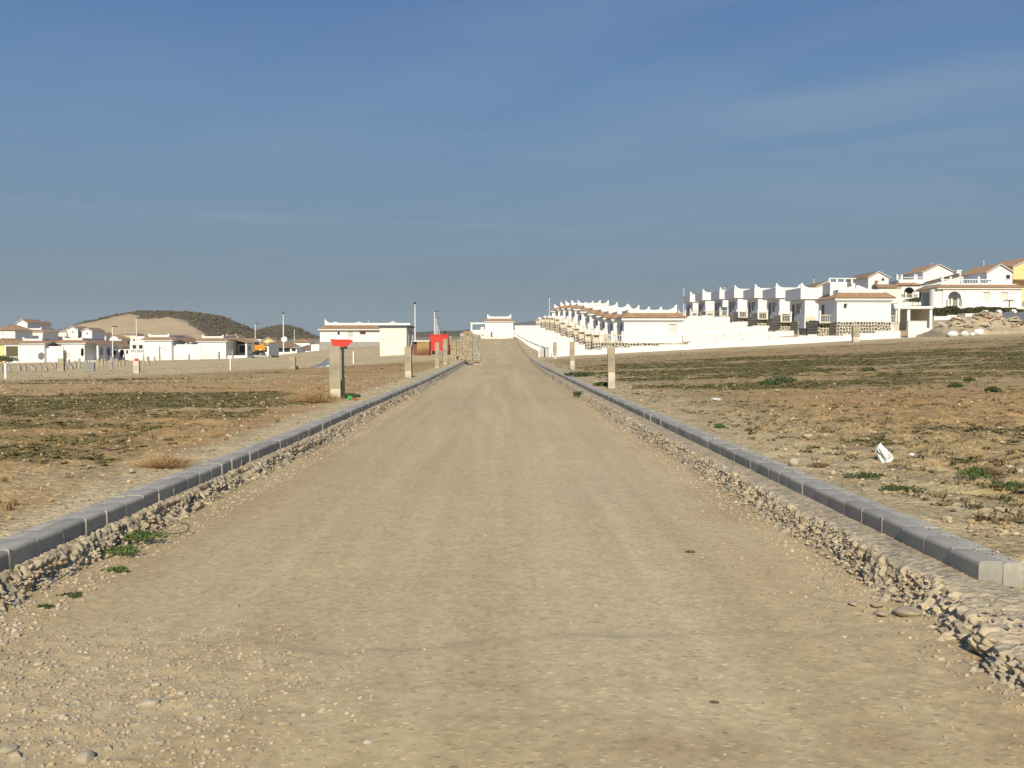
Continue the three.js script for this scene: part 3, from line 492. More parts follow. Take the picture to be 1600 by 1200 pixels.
// the end house of the upper row
const HX = ax(1307, 112);
{
  const w = 5.95, dep = 6.4, h = 2.35, o = thing('end_house', 'white house with tiled eaves on rough stone base at end of upper row', 'house', [HX, 4.25, -112]);
  mesh('wall', shell(w, dep, h, [[0.75, 1.15, 1.45, 2.0]]), M.white, o);
  windowIn(o, 0.75, 1.15, 1.45, 2.0, -0.02, M.glass);
  mesh('cornice', merge([bx(-0.3, w + 0.3, h, h + 0.2, -dep - 0.3, 0.3), bx(-0.16, w + 0.16, h - 0.12, h, -dep - 0.16, 0.16)]), M.white, o);
  mesh('roof', skirt(w, dep, h + 0.2, 0.38, 0.5, 0.62), M.tile, o);
  const y = h + 0.6; mesh('parapet', merge([bx(0.3, w - 0.4, y, y + 0.6, -0.75, -0.5), bx(0.3, 0.5, y, y + 0.6, -dep + 0.4, -0.75), bx(w - 0.6, w - 0.4, y, y + 0.3, -dep + 0.4, -0.75)]), M.white, o);
  mesh('corner_scroll', ext([[0, 0], [0, 0.85], [0.2, 0.9], [2.2, 0.12], [3.0, 0]], 0.22).translate(2.3, y + 0.2, -0.78), M.white, o);
  mesh('roof_terrace', merge([bx(0.0, 1.9, y, y + 1.55, -2.6, -2.35), bx(0.0, 0.25, y + 0.3, y + 1.5, -5, -2.6)]), M.white, o);
  for (let i = 0; i < 4; i++) mesh('terrace_post', bx(0.1 + i * 0.85, 0.3 + i * 0.85, y + 1.3, y + 1.95, -3.4, -3.2), M.white, o);
  mesh('terrace_rail', bx(0.1, 3.2, y + 1.95, y + 2.05, -3.45, -3.15), M.white, o);
  const b = mesh('stone_base', bx(-0.02, w + 0.02, -2.0, -0.003, -dep, 0.02), M.stone, o);
  mesh('door', bx(-0.04, -0.001, 0.05, 2.05, -5.2, -4.3), M.brownShutter, o);
  mesh('porch_floor', bx(-1.3, -0.03, -0.12, 0.02, -dep, -1.9), M.concPale, o); mesh('porch_base', bx(-1.25, -0.03, -2.2, -0.122, -dep, -2.6), M.stone, o);
  mesh('balustrade', balustrade([-1.25, 0.02, -2.0], [-0.05, 0.02, -2.0]), M.concPale, o);
  mesh('porch_post', column(-1.22, 0.02, -2.0, 1.15, 0.18), M.white, o);
  mesh('stair_wall', ext([[0, -1.6], [1.1, -1.6], [1.1, -1.2], [0.15, 0.6], [0, 0.6]], 0.2).translate(w + 0.05, 0, -1.4), M.cream, o);
  mesh('balustrade', balustrade([w + 0.6, 0.0, -3.5], [w + 2.2, 0.0, -3.5]), M.concPale, o);
  mesh('side_base', bx(w + 0.05, w + 2.3, -2.2, -0.01, -6, -3.4), M.concPale, o);
  mesh('porch_post', column(w + 2.2, 0, -3.4, 1.5), M.white, o);
}
for (let k = 0; k < 5; k++) { const d = [122.5, 133.5, 144.5, 156, 166][k], top = [3.38, 4.2, 4.95, 6.0, 6.5][k]; const hx = ax([1240, 1201.6, 1168, 1140, 1118][k], d); gardenWall(22.5, hx, d, top, top - 2.4, `stepped white garden wall below the ${ORD[k + 1]} house of the upper row`, 6, 'garden walls of the upper row', 0.12); }
for (let k = 0; k < 3; k++) { const d = 113 + k * 3.2; gardenWall(21.6 + k * 2.6, 33 - k * 1.2, d, 2.5 + 0.35 * k, 1.2, ['low', 'middle', 'high'][k] + ' white patio wall between the two end houses', 4, 'patio walls between the rows', 0.09); }
// boundary wall along the field, in stepped sections
{
  const secs = [[862, 940, 547], [940, 985, 543.5], [985, 1030, 541], [1030, 1075, 538.5], [1075, 1118, 535.5], [1118, 1160, 532.5], [1160, 1200, 530], [1200, 1246, 527], [1246, 1262, 525], [1262, 1276, 523], [1276, 1287, 525.5], [1287, 1316, 525], [1316, 1332, 523]];
  const o = thing('boundary_wall', 'long low white boundary wall stepping up along the field edge', 'wall', [ax(862, 108), 0, -108]); const x0 = o.position.x;
  const R = (a, b, t) => { const xa = ax(a, 108), xb = ax(b, 108), ty = ay(t, 108); mesh('wall_section', bx(xa - x0 + 0.004, xb - x0 - 0.004, G(xa, 108) - 0.8, ty, -0.12, 0.12), M.white, o); mesh('coping', bx(xa - x0 + 0.002, xb - x0 - 0.002, ty, ty + 0.05, -0.16, 0.16), M.white, o); };
  secs.forEach(s => R(...s));
  const p = thing('boundary_wall', 'white boundary wall section right of the concrete pillar', 'wall', [ax(1341, 108), 0, -108]); const xp = p.position.x;
  for (const [a, b, t] of [[1341, 1367, 521], [1367, 1406, 517.5]]) { const xa = ax(a, 108), xb = ax(b, 108), ty = ay(t, 108); mesh('wall_section', bx(xa - xp + 0.004, xb - xp, G(xa, 108) - 0.8, ty, -0.12, 0.12), M.white, p); mesh('coping', bx(xa - xp, xb - xp, ty, ty + 0.05, -0.16, 0.16), M.white, p); }
}
// side garden of the end house: lit wall, carport with shaded gates
{
  const d = 109, x0 = ax(1418, d), o = thing('yard_wall', 'white yard wall tapering down to the rubble heap', 'wall', [x0, 0, -d]);
  const X = px => ax(px, d) - x0, Y = py => ay(py, d);
  mesh('wall', ext([[X(1418), Y(545)], [X(1475), Y(545)], [X(1506), Y(512)], [X(1506), Y(505)], [X(1497), Y(506)], [X(1486), Y(509)], [X(1464), Y(510)], [X(1464), Y(512.5)], [X(1447), Y(512.5)], [X(1447), Y(502)], [X(1418), Y(502)]], 0.25).translate(0, 0, -0.12), M.white, o);
  mesh('coping', bx(X(1418), X(1447), Y(502), Y(502) + 0.06, -0.17, 0.17), M.white, o);
  const g = thing('carport', 'white open carport with shaded interior beside the end house', 'carport', [ax(1402, 119), ay(519, 119), -119]);
  const S = px => ax(px, 119) - g.position.x, H = py => ay(py, 119) - g.position.y;
  mesh('roof_slab', bx(S(1396), S(1457), H(482), H(478), -5, 0.2), M.white, g);
  for (const [a, b] of [[1399, 1403], [1417, 1421.5], [1452, 1456]]) mesh('pier', bx(S(a), S(b), -1, H(482), -0.3, 0), M.white, g);
  for (const [a, b] of [[1399.5, 1402], [1452.5, 1455.5]]) mesh('side_wall', bx(S(a), S(b), -1, H(482) - 0.003, -4.8, -0.302), M.white, g);
  mesh('back_wall', bx(S(1399), S(1456), -1, H(482), -5, -4.8), M.white, g);
  const b = thing('retaining_wall', 'white stepped retaining wall below the hedge', 'wall', [ax(1458, 140), 0, -140]); const bxx = b.position.x;
  for (const [a, c, t] of [[1458, 1479, 494], [1479, 1502, 492], [1502, 1523, 489.5]]) mesh('wall_section', bx(ax(a, 140) - bxx + 0.003, ax(c, 140) - bxx, ay(520, 140), ay(t, 140), -0.15, 0.15), M.white, b);
  const q = thing('street_wall', 'long shaded rendered wall with white caps behind the rubble heap', 'wall', [ax(1522, 140), 0, -139.8], 0); const qx = q.position.x, n = 5;
  const q1 = at(1522, 488, 139.8), q2 = at(1640, 488, 105);
  const dir = Math.atan2(q1[2] - q2[2], q2[0] - q1[0]); q.rotation.y = dir;
  const L = Math.hypot(q2[0] - q1[0], q2[2] - q1[2]);
  for (let i = 0; i < n; i++) { const y = ay(489, 139.8) - 1.0 * i / n; mesh('wall_section', bx(L * i / n, L * (i + 1) / n - 0.01, y - 3.6, y, -0.15, 0.15), M.white, q); mesh('cap', bx(L * i / n + 5.4, L * i / n + 6.4, y, y + 0.2, -0.22, 0.22), M.white, q); }
}

// ---------------------------------------------------------------- villas on the hill
function gableBlock(root, x0, x1, y0, y1, z0, z1, rise, roofMat, wallMat = M.white, name = 'upper_storey') {
  const xm = (x0 + x1) / 2, D = z0 - z1;
  const u = mesh(name, ext([[x0, y0], [x1, y0], [x1, y1], [xm, y1 + rise], [x0, y1]], D).translate(0, 0, z1), wallMat, root);
  const o = 0.3, k = rise / (xm - x0), t = 0.1;
  mesh('gable_roof', merge([tiles([x0 - o, y1 - o * k + t, z0 + o], [x0 - o, y1 - o * k + t, z1 - o], [xm, y1 + rise + t, z0 + o], [xm, y1 + rise + t, z1 - o]), tiles([x1 + o, y1 - o * k + t, z0 + o], [x1 + o, y1 - o * k + t, z1 - o], [xm, y1 + rise + t, z0 + o], [xm, y1 + rise + t, z1 - o])]), roofMat, root);
  const f = (sx, ex) => ext([[ex, y1 - o * k - 0.1 + t], [xm, y1 + rise - 0.1 + t], [xm, y1 + rise + t], [ex, y1 - o * k + t]], 0.12).translate(0, 0, z0 + o - 0.06);
  mesh('verge', merge([f(x0, x0 - o), f(x1, x1 + o)]), M.white, root);
  return u;
}
{ // villa with arcade, nearest the right edge
  const d = 160, o = thing('villa', 'white villa with arched porch and roof terrace above the hedge', 'villa', [ax(1472, d), ay(479, d), -d]), X = px => ax(px, d) - o.position.x, Y = py => ay(py, d) - o.position.y;
  const w = X(1595), h = Y(451);
  mesh('wall', merge([panel(0, w, 0, h, [[X(1480), X(1500.5), 0.15, Y(454.5), true], [X(1535), X(1545.5), Y(468.5), Y(456), false], [X(1562.5), X(1573.5), Y(467), Y(456), false]], 0.3, 0), bx(X(1504), X(1504) + 0.25, 0, h, -8, -0.3), bx(w - 0.25, w, 0, h, -8, -0.3), bx(0, w - 0.25, 0, h, -8.2, -8), bx(0, w, h - 0.2, h, -8, -0.3)]), M.white, o);
  mesh('porch_back_wall', bx(0.3, X(1504), 0, h - 0.2, -3.0, -2.8), M.white, o);
  for (const [a, b] of [[1535, 1545.5], [1562.5, 1573.5]]) { const y0 = a === 1535 ? 468.5 : 467; const wn = mesh('window', bx(X(a), X(b), Y(y0), Y(456), -0.27, -0.25), M.glass, o); slats(wn, X(a), X(b), Y(y0), Y(456), 0.0); mesh('surround', merge([bx(X(a) - 0.12, X(b) + 0.12, Y(y0) - 0.12, Y(y0), 0.002, 0.06), bx(X(a) - 0.12, X(b) + 0.12, Y(456), Y(456) + 0.12, 0.002, 0.06)]), M.cream, wn); }
  mesh('cornice', bx(-1.0, w + 0.3, h, h + 0.18, -8.3, 0.3), M.cream, o);
  mesh('roof', skirt(w + 0.7, 8, h + 0.18, 0.4, 0.7, 0.55, -0.7, 0), M.tile, o);
  mesh('terrace_slab', bx(-0.2, w - 0.4, h + 0.45, h + 0.85, -7.4, -0.6), M.white, o);
  mesh('balustrade', balustrade([-0.1, h + 0.85, -0.8], [X(1552), h + 0.85, -0.8], 0.75, 0.4), M.white, o);
  for (const px of [1474, 1487, 1505, 1531]) mesh('terrace_post', column(X(px), h + 0.85, -0.8, 1.05, 0.3), M.white, o);
  gableBlock(o, X(1545), X(1585), h + 0.85, Y(423.5), -1.0, -10, Y(411.5) - Y(423.5), M.tile);
  const uw = mesh('upper_window', bx(X(1575), X(1581), Y(434), Y(428), -0.998, -0.94), M.glass, o); mesh('frame', merge([bx(X(1575) - 0.08, X(1581) + 0.08, Y(428), Y(428) + 0.1, -0.997, -0.9), bx(X(1575) - 0.08, X(1581) + 0.08, Y(434) - 0.1, Y(434), -0.997, -0.9)]), M.shutter, uw);
  mesh('balustrade', balustrade([X(1478), 0.1, 0.4], [X(1501), 0.1, 0.4], 0.85), M.concPale, o);
  for (const px of [1478.5, 1484, 1494, 1501]) mesh('porch_post', column(X(px), 0.1, 0.4, 1.05, 0.24), M.white, o);
  mesh('plinth', bx(-1.5, w + 0.05, -2.0, 0.0, -8, 0.6), M.white, o);
  mesh('round_porch', new THREE.CylinderGeometry(1.1, 1.1, h, 16, 1, false).translate(-0.4, h / 2, -1.3), M.white, o);
}
{ // villa further left and up
  const d = 200, o = thing('villa', 'white villa with terrace balustrade and gable, left of the arcade villa', 'villa', [ax(1400, d), ay(465, d), -d]), X = px => ax(px, d) - o.position.x, Y = py => ay(py, d) - o.position.y;
  const w = X(1458), h = Y(445.5);
  mesh('wall', merge([panel(0, w, -1.5, h, [[X(1411.5), X(1427.5), 0.1, Y(448), true], [X(1435), X(1441), 0.1, Y(452), true], [X(1443), X(1449), 0.1, Y(452), true]], 0.3, 0), bx(0, 0.25, -1.5, h, -9, -0.3), bx(w - 0.25, w, -1.5, h, -9, -0.3), bx(0.25, w - 0.25, -1.5, h, -9, -8.8), bx(0.25, w - 0.25, h - 0.2, h, -8.8, -0.3)]), M.white, o);
  mesh('roof', skirt(X(1434), 9, h, 0.4, 0.8, 0.6), M.tile, o);
  mesh('terrace_slab', bx(0.6, X(1447), h + 0.4, Y(436.5), -8, -0.7), M.white, o);
  mesh('balustrade', balustrade([0.7, Y(436.5), -0.9], [X(1447), Y(436.5), -0.9], 0.6, 0.5), M.white, o);
  for (const px of [1403, 1410, 1430.5, 1433]) mesh('terrace_post', column(X(px), Y(436.5), -0.9, 1.0, 0.35), M.white, o);
  gableBlock(o, X(1447), X(1495), h + 0.5, Y(423), -2, -12, Y(411) - Y(423), M.tile);
  mesh('side_roof', tiles([X(1444), Y(441), 0.4], [X(1444), Y(441), -9], [X(1500), Y(426), 0.4], [X(1500), Y(426), -9]), M.tileDark, o);
  mesh('lean_to_wall', ext([[X(1446), 0], [X(1500), 0], [X(1500), Y(427)], [X(1446), Y(441.5)]], 0.3).translate(0, 0, -1.0), M.white, o);
  mesh('chimney', merge([bx(X(1496), X(1503), Y(440), Y(422), -1.8, -0.8), bx(X(1495), X(1504), Y(422), Y(420.5), -1.9, -0.7)]), M.white, o);
  for (const px of [1413, 1424]) mesh('porch_post', column(X(px), 0, 0.35, 1.0, 0.24), M.white, o);
  mesh('balustrade', balustrade([X(1396), 0, 0.35], [X(1432), 0, 0.35], 0.8), M.concPale, o);
  mesh('terrace_base', bx(X(1394), X(1458), -3, -0.02, -3, 0.6), M.white, o);
}
{ // yellow house at the right edge
  const d = 190, o = thing('yellow_house', 'pale yellow gabled house cut by the right edge', 'house', [ax(1586, d), ay(455, d), -d]), X = px => ax(px, d) - o.position.x, Y = py => ay(py, d) - o.position.y;
  gableBlock(o, X(1581), X(1650), -2, Y(415), 0, -12, Y(400) - Y(415), M.tile, M.yellow, 'wall');
  mesh('window', bx(X(1598), X(1606), Y(424), Y(419), 0.004, 0.08), M.brownShutter, o); mesh('porch_roof', tiles([X(1580), Y(439), 2.2], [X(1650), Y(439), 2.2], [X(1580), Y(436), 0.05], [X(1650), Y(436), 0.05]), M.tile, o);
}
{ // houses behind the end house
  let d = 190, o = thing('gabled_house', 'white gabled house rising behind the end house roof', 'house', [ax(1355, d), ay(449, d), -d]);
  const X = px => ax(px, d) - o.position.x, Y = py => ay(py, d) - o.position.y;
  gableBlock(o, X(1355.5), X(1387), -3, Y(432.5), 0, -12, Y(424) - Y(432.5), M.tileDark);
  mesh('window', bx(X(1376), X(1380), Y(438), Y(434), 0.004, 0.06), M.glass, o);
  mesh('lower_roof', tiles([X(1362), Y(451), 3], [X(1400), Y(451), 3], [X(1362), Y(444), 0.1], [X(1398), Y(444), 0.1]), M.tile, o);
  mesh('lower_wall', bx(X(1363), X(1398), -3, Y(451.2), 0.05, 2.7), M.cream, o);
  mesh('chimney', merge([bx(X(1361.5), X(1365), Y(446), Y(441), 1.2, 1.7), ext([[X(1360), Y(441)], [X(1367), Y(441)], [X(1363.5), Y(438)]], 0.7).translate(0, 0, 1.1)]), M.tile, o);
  d = 205; const y = thing('yellow_house', 'yellow gable peeping over the upper row', 'house', [ax(1275, d), ay(460, d), -d]); const X2 = px => ax(px, d) - y.position.x, Y2 = py => ay(py, d) - y.position.y;
  gableBlock(y, X2(1275), X2(1309), -2, Y2(447), 0, -10, Y2(439.5) - Y2(447), M.tileDark, M.yellow, 'wall');
}

// ---------------------------------------------------------------- town on the left
function townHouse(label, { a, b, top, base, d, dep = 8, roof = 'skirt', wall = M.white, roofMat = M.tile, rise = 0, parapet = 0.55, wins = [], group = 'white houses of the town on the left', name = 'town_house' }) {
  const x0 = ax(a, d), y0 = ay(base, d), o = thing(name, label, 'house', [x0, y0, -d], 0, group), X = px => ax(px, d) - x0, Y = py => ay(py, d) - y0, w = X(b), h = Y(top);
  const holes = wins.map(([wa, wb, wt, wbm, kind]) => [X(wa), X(wb), Y(wbm), Y(wt), kind === 'arch']);
  if (roof === 'gable') gableBlock(o, 0, w, -2, h, 0, -dep, rise || w * 0.2, roofMat, wall, 'wall');
  else {
    const g = shell(w, dep, h, holes); mesh('wall', merge([g, bx(0, w, -2.5, -0.01, -dep, -0.02)]), wall, o);
    if (roof === 'skirt') { mesh('cornice', bx(-0.25, w + 0.25, h, h + 0.14, -dep - 0.25, 0.25), M.white, o); mesh('roof', skirt(w, dep, h + 0.14, 0.35, 0.6, 0.42), roofMat, o); const y = h + 0.4; parapet -= 0.22; mesh('parapet', merge([bx(0.5, w - 0.5, y, y + parapet + 0.15, -0.75, -0.55), bx(0.5, 0.7, y, y + parapet + 0.15, -dep + 0.5, -0.75), bx(w - 0.7, w - 0.5, y, y + parapet + 0.15, -dep + 0.5, -0.75)]), M.white, o); for (const [x, s] of [[0.5, 1], [w - 0.5, -1]]) mesh('corner_scroll', horn(0, 0, 0, s).scale(0.7, 0.45, 1).translate(x, y + parapet + 0.15, -0.75), M.white, o); }
    else if (roof === 'hip') mesh('roof', hipRoof(w, dep, h, rise || 1.3), roofMat, o);
    else if (roof === 'flat') mesh('parapet', merge([bx(0, w, h, h + 0.35, -0.2, 0), bx(0, 0.2, h, h + 0.35, -dep, -0.2), bx(w - 0.2, w, h, h + 0.35, -dep, -0.2)]), M.white, o);
  }
  for (const [wa, wb, wt, wbm, kind] of wins) {
    const wn = mesh(kind === 'arch' ? 'arch_recess' : 'window', bx(X(wa), X(wb), Y(wbm), Y(wt), roof === 'gable' ? 0.004 : kind === 'arch' ? -1.4 : -0.2, roof === 'gable' ? 0.05 : kind === 'arch' ? -1.3 : -0.16), kind === 'arch' ? M.white : M.glass, o);
    if (kind === 'shut') slats(wn, X(wa), X(wb), Y(wbm), Y(wt), 0.02);
  }
  o.userData.frame = undefined; delete o.userData.frame; return { o, X, Y, w, h };
}
// a lean-to veranda running back from a house's right side: tiled roof on white piers
function veranda(o, x0, x1, y, roofTop, z0, z1, n, roofMat = M.tileDark) {
  const v = mesh('veranda_roof', tiles([x1, y + 0.1, z0], [x1, y + 0.1, z1], [x0, roofTop, z0], [x0, roofTop, z1]), roofMat, o);
  mesh('veranda_beam', bx(x1 - 0.3, x1 - 0.05, y - 0.25, y + 0.06, z1, z0), M.white, o);
  for (let i = 0; i <= n; i++) { const z = mix(z0 - 0.2, z1 + 0.2, i / n); mesh('veranda_pier', bx(x1 - 0.32, x1 - 0.04, -2, y - 0.25, z - 0.16, z + 0.16), M.white, o); }
  mesh('veranda_floor', bx(x0, x1, -2, 0.06, z1, z0 - 0.002), M.white, o);
  mesh('balustrade', balustrade([x1 - 0.18, 0.06, z0 - 0.3], [x1 - 0.18, 0.06, z1 + 0.3], 0.8, 0.5), M.white, o);
}
{ // first row
  let t = townHouse('white town house with big round dish on its front wall', { a: 28, b: 69, top: 538, base: 566, d: 164, dep: 9 }); const dishOn = t;
  veranda(t.o, t.w, t.w + 2.2, t.h - 0.5, t.h + 0.75, -1.5, -9, 3);
  mesh('yard_wall', bx(t.w, t.w + 2.6, -2, t.h - 0.3, -1.0, -0.8), M.white, t.o);
  mesh('porch', merge([bx(-2.1, 0, t.h - 0.3, t.h, -4, 0), bx(-2.1, -1.9, -2, t.h - 0.3, -0.2, 0), bx(-2.1, 0, -2, 0.1, -4, 0)]), M.white, t.o); mesh('porch_roof', hipRoof(2.1, 4, t.h + 0.02, 0.6, 0.3).translate(-2.1, 0, 0), M.tile, t.o); mesh('balustrade', balustrade([-1.9, 0.1, -0.1], [-0.1, 0.1, -0.1]), M.white, t.o);
  t = townHouse('white town house with arch in its right corner, left of the long veranda', { a: 91, b: 132, top: 537, base: 564, d: 166, dep: 10, wins: [[97, 110, 551, 560, 'shut'], [126, 131, 544, 556, 'arch']] });
  veranda(t.o, t.w, t.w + 2.0, t.h - 0.35, t.h + 0.55, -0.6, -9.5, 3);
  t = townHouse('white house with long brown roof and arched veranda, mid town', { a: 154, b: 203, top: 543, base: 562, d: 178, dep: 8, roof: 'none', wins: [[155, 172, 545, 558], [176, 183, 547, 558, 'arch'], [187, 194, 546, 558, 'arch'], [197, 200, 547, 553]] });
  mesh('roof', tiles([-0.4, t.h, 0.5], [t.w + 0.4, t.h, 0.5], [0.2, t.h + 1.15, -3], [t.w - 1.6, t.h + 1.15, -3]), M.tileDark, t.o); mesh('rear_roof', tiles([t.w + 0.4, t.h, -8.4], [-0.4, t.h, -8.4], [t.w - 1.6, t.h + 1.15, -3], [0.2, t.h + 1.15, -3]), M.tileDark, t.o);
  t = townHouse('white flat house with hip roofed porch behind the round pillar', { a: 203, b: 226, top: 537, base: 560, d: 172, dep: 8, roof: 'flat', wins: [[207, 213, 539, 546], [217, 223, 539, 546]] }); mesh('balustrade', balustrade([0.1, 0.8, 0.5], [t.w, 0.8, 0.5]), M.white, t.o); mesh('porch_wall', bx(0, t.w, -2, 0.8, 0.3, 0.7), M.white, t.o);
  t = townHouse('white town house with tiled eaves beside the roof dish', { a: 225, b: 268, top: 532.5, base: 560, d: 160, dep: 9 });
  veranda(t.o, t.w, t.w + 1.8, t.h - 0.4, t.h + 0.5, -2, -9, 2); mesh('yard_wall', bx(t.w, t.w + 4.2, -2, t.h - 0.55, -1.2, -1.0), M.white, t.o);
  t = townHouse('white town house right of the roof dish with shaded side porch', { a: 309, b: 353, top: 534, base: 556, d: 165, dep: 9 });
  veranda(t.o, t.w, t.w + 3.2, t.h - 0.35, t.h + 0.65, -0.8, -9, 2, M.tile);
  t = townHouse('long low white house with brown roof behind the excavator', { a: 372, b: 420, top: 538.5, base: 553, d: 172, dep: 8, roof: 'none', wins: [[374, 387, 539.5, 551], [392, 397, 541, 550], [413, 417, 542, 550]] });
  mesh('roof', tiles([-0.4, t.h, 0.5], [t.w + 0.6, t.h, 0.5], [-1.6, t.h + 1.0, -3], [t.w - 3.2, t.h + 1.0, -3]), M.tile, t.o);
  t = townHouse('low white house with shaded veranda openings right of excavator', { a: 432, b: 464, top: 543, base: 554, d: 185, dep: 8, roof: 'none', wins: [[434, 442, 544, 550], [444, 453, 544, 550], [456, 462, 544.5, 549]] });
  mesh('roof', tiles([-1.4, t.h, 0.5], [t.w + 1.2, t.h, 0.5], [-2, t.h + 0.95, -3], [t.w - 1.6, t.h + 0.95, -3]), M.tileDark, t.o);
  townHouse('small low white house at the right end of the town', { a: 462, b: 492, top: 547, base: 556, d: 200, dep: 7, roof: 'hip', roofMat: M.tileDark, rise: 0.9, wins: [[467, 471, 548, 552]] });
  townHouse('pink house with hip roof at the left edge', { a: -10, b: 8, top: 538, base: 558, d: 175, dep: 7, wall: M.yellow, roof: 'hip', rise: 1.0 });
}
{ // behind: taller gables and mixed roofs
  townHouse('white hip-roofed house at the left edge above the porch', { a: -6, b: 24, top: 516.5, base: 540, d: 215, dep: 8, roof: 'hip', rise: 1.1, wins: [[3, 8, 519, 525, 'shut']] });
  townHouse('tallest white gabled block at far left of the town', { a: 27, b: 43.5, top: 504.5, base: 540, d: 255, dep: 9, roof: 'gable', rise: 0.75, roofMat: M.tileDark });
  townHouse('white gabled block just right of the tallest one', { a: 48.5, b: 59, top: 506, base: 540, d: 262, dep: 8, roof: 'gable', rise: 0.6, roofMat: M.tileDark });
  townHouse('long flat-roofed white house under the two left gables', { a: 33, b: 67, top: 519.5, base: 540, d: 225, dep: 8, wins: [[40, 52, 523, 526, 'shut']] });
  townHouse('white gabled block with small round window, left of its twin', { a: 105, b: 122, top: 514.5, base: 545, d: 250, dep: 8, roof: 'gable', rise: 0.6, roofMat: M.tileDark, wins: [[113, 115, 518, 520]] });
  townHouse('white gabled block with small round window, right of its twin', { a: 128, b: 144, top: 517, base: 545, d: 250, dep: 8, roof: 'gable', rise: 0.6, roofMat: M.tileDark, wins: [[135.5, 137.5, 520, 522.5]] });
  const r = rng(42), names = ['behind the dish house', 'left of the twin gables', 'between the gables and the hill', 'below the left slope of the hill', 'below the bare slope', 'right of the yellow roof', 'behind the roof dish house', 'below the middle of the hill', 'below the right slope', 'under the small hill', 'left below the small hill', 'right of the small hill'];
  const spots = [[72, 92, 527], [80, 104, 519], [146, 166, 523], [166, 190, 526], [190, 212, 521], [204, 226, 525], [262, 300, 530], [272, 292, 526], [350, 372, 524], [372, 408, 529], [408, 430, 531], [456, 484, 532]];
  spots.forEach(([a, b, t], i) => { const d = 235 + 14 * (i % 5), roofs = ['flat', 'skirt', 'hip', 'gable']; townHouse(`small far house ${names[i]}`, { a, b, top: t + 3, base: 548, d, dep: 7, roof: roofs[(i * 3 + 1) % 4], rise: 0.9, parapet: 0.3, roofMat: i % 2 ? M.tile : M.tileDark, wall: i % 6 === 4 ? M.yellow : i % 4 === 1 ? M.cream : M.white, wins: [[a + 4, a + 7, t + 5, t + 8]] }); });
  townHouse('white stub columned terrace at the right end of the town', { a: 486, b: 499, top: 541, base: 556, d: 190, dep: 6, roof: 'flat' });
}
// satellite dishes
function dish(label, px, py, d, r, facing) {
  const o = thing('satellite_dish', label, 'dish', at(px, py, d), facing, 'satellite dishes in the town');
  const pts = []; for (let i = 0; i <= 10; i++) { const q = i / 10; pts.push(new THREE.Vector2(r * q + 0.001, 0.28 * r * q * q)); }
  mesh('bowl', new THREE.LatheGeometry(pts, 28).rotateX(Math.PI / 2 - 0.35).translate(0, 0, -0.1), std([0.72, 0.71, 0.68], 0.6), o);
  mesh('feed_arm', bar([0, -r * 0.6, 0.2], [0, 0.05, r * 0.9], 0.03), M.galv, o);
  mesh('mount', bar([0, -0.1, -0.2], [0, -r * 1.0, -0.45], 0.06), M.galv, o);
  return o;
}
dish('large white dish mounted on the house wall at far left', 57.5, 548, 162.6, 0.52, 0.2);
dish('large white dish on a pole beside the wall, mid town', 255, 542, 150, 0.62, -0.3);
dish('white round dish on the roofs behind the tall lamp', 444, 530.5, 190, 0.55, 0.0);
dish('grey dish on the roofs left of the hill', 178, 532, 200, 0.8, 0.25);
for (const [px, d, b, t, l] of [[249.5, 150, 566, 541, 'thick pole carrying the mid town dish']]) { const p = at(px, b, d), o = thing('dish_pole', l, 'pole', [p[0], G(p[0], d) - 0.1, -d]); mesh('pole', cyl(0.13, 0.11, ay(t, d) - o.position.y, 0, 0, 0), M.concGrey, o); mesh('bracket', bar([0, ay(546, d) - o.position.y, 0], [0.5, ay(544, d) - o.position.y, 0], 0.05), M.galv, o); }

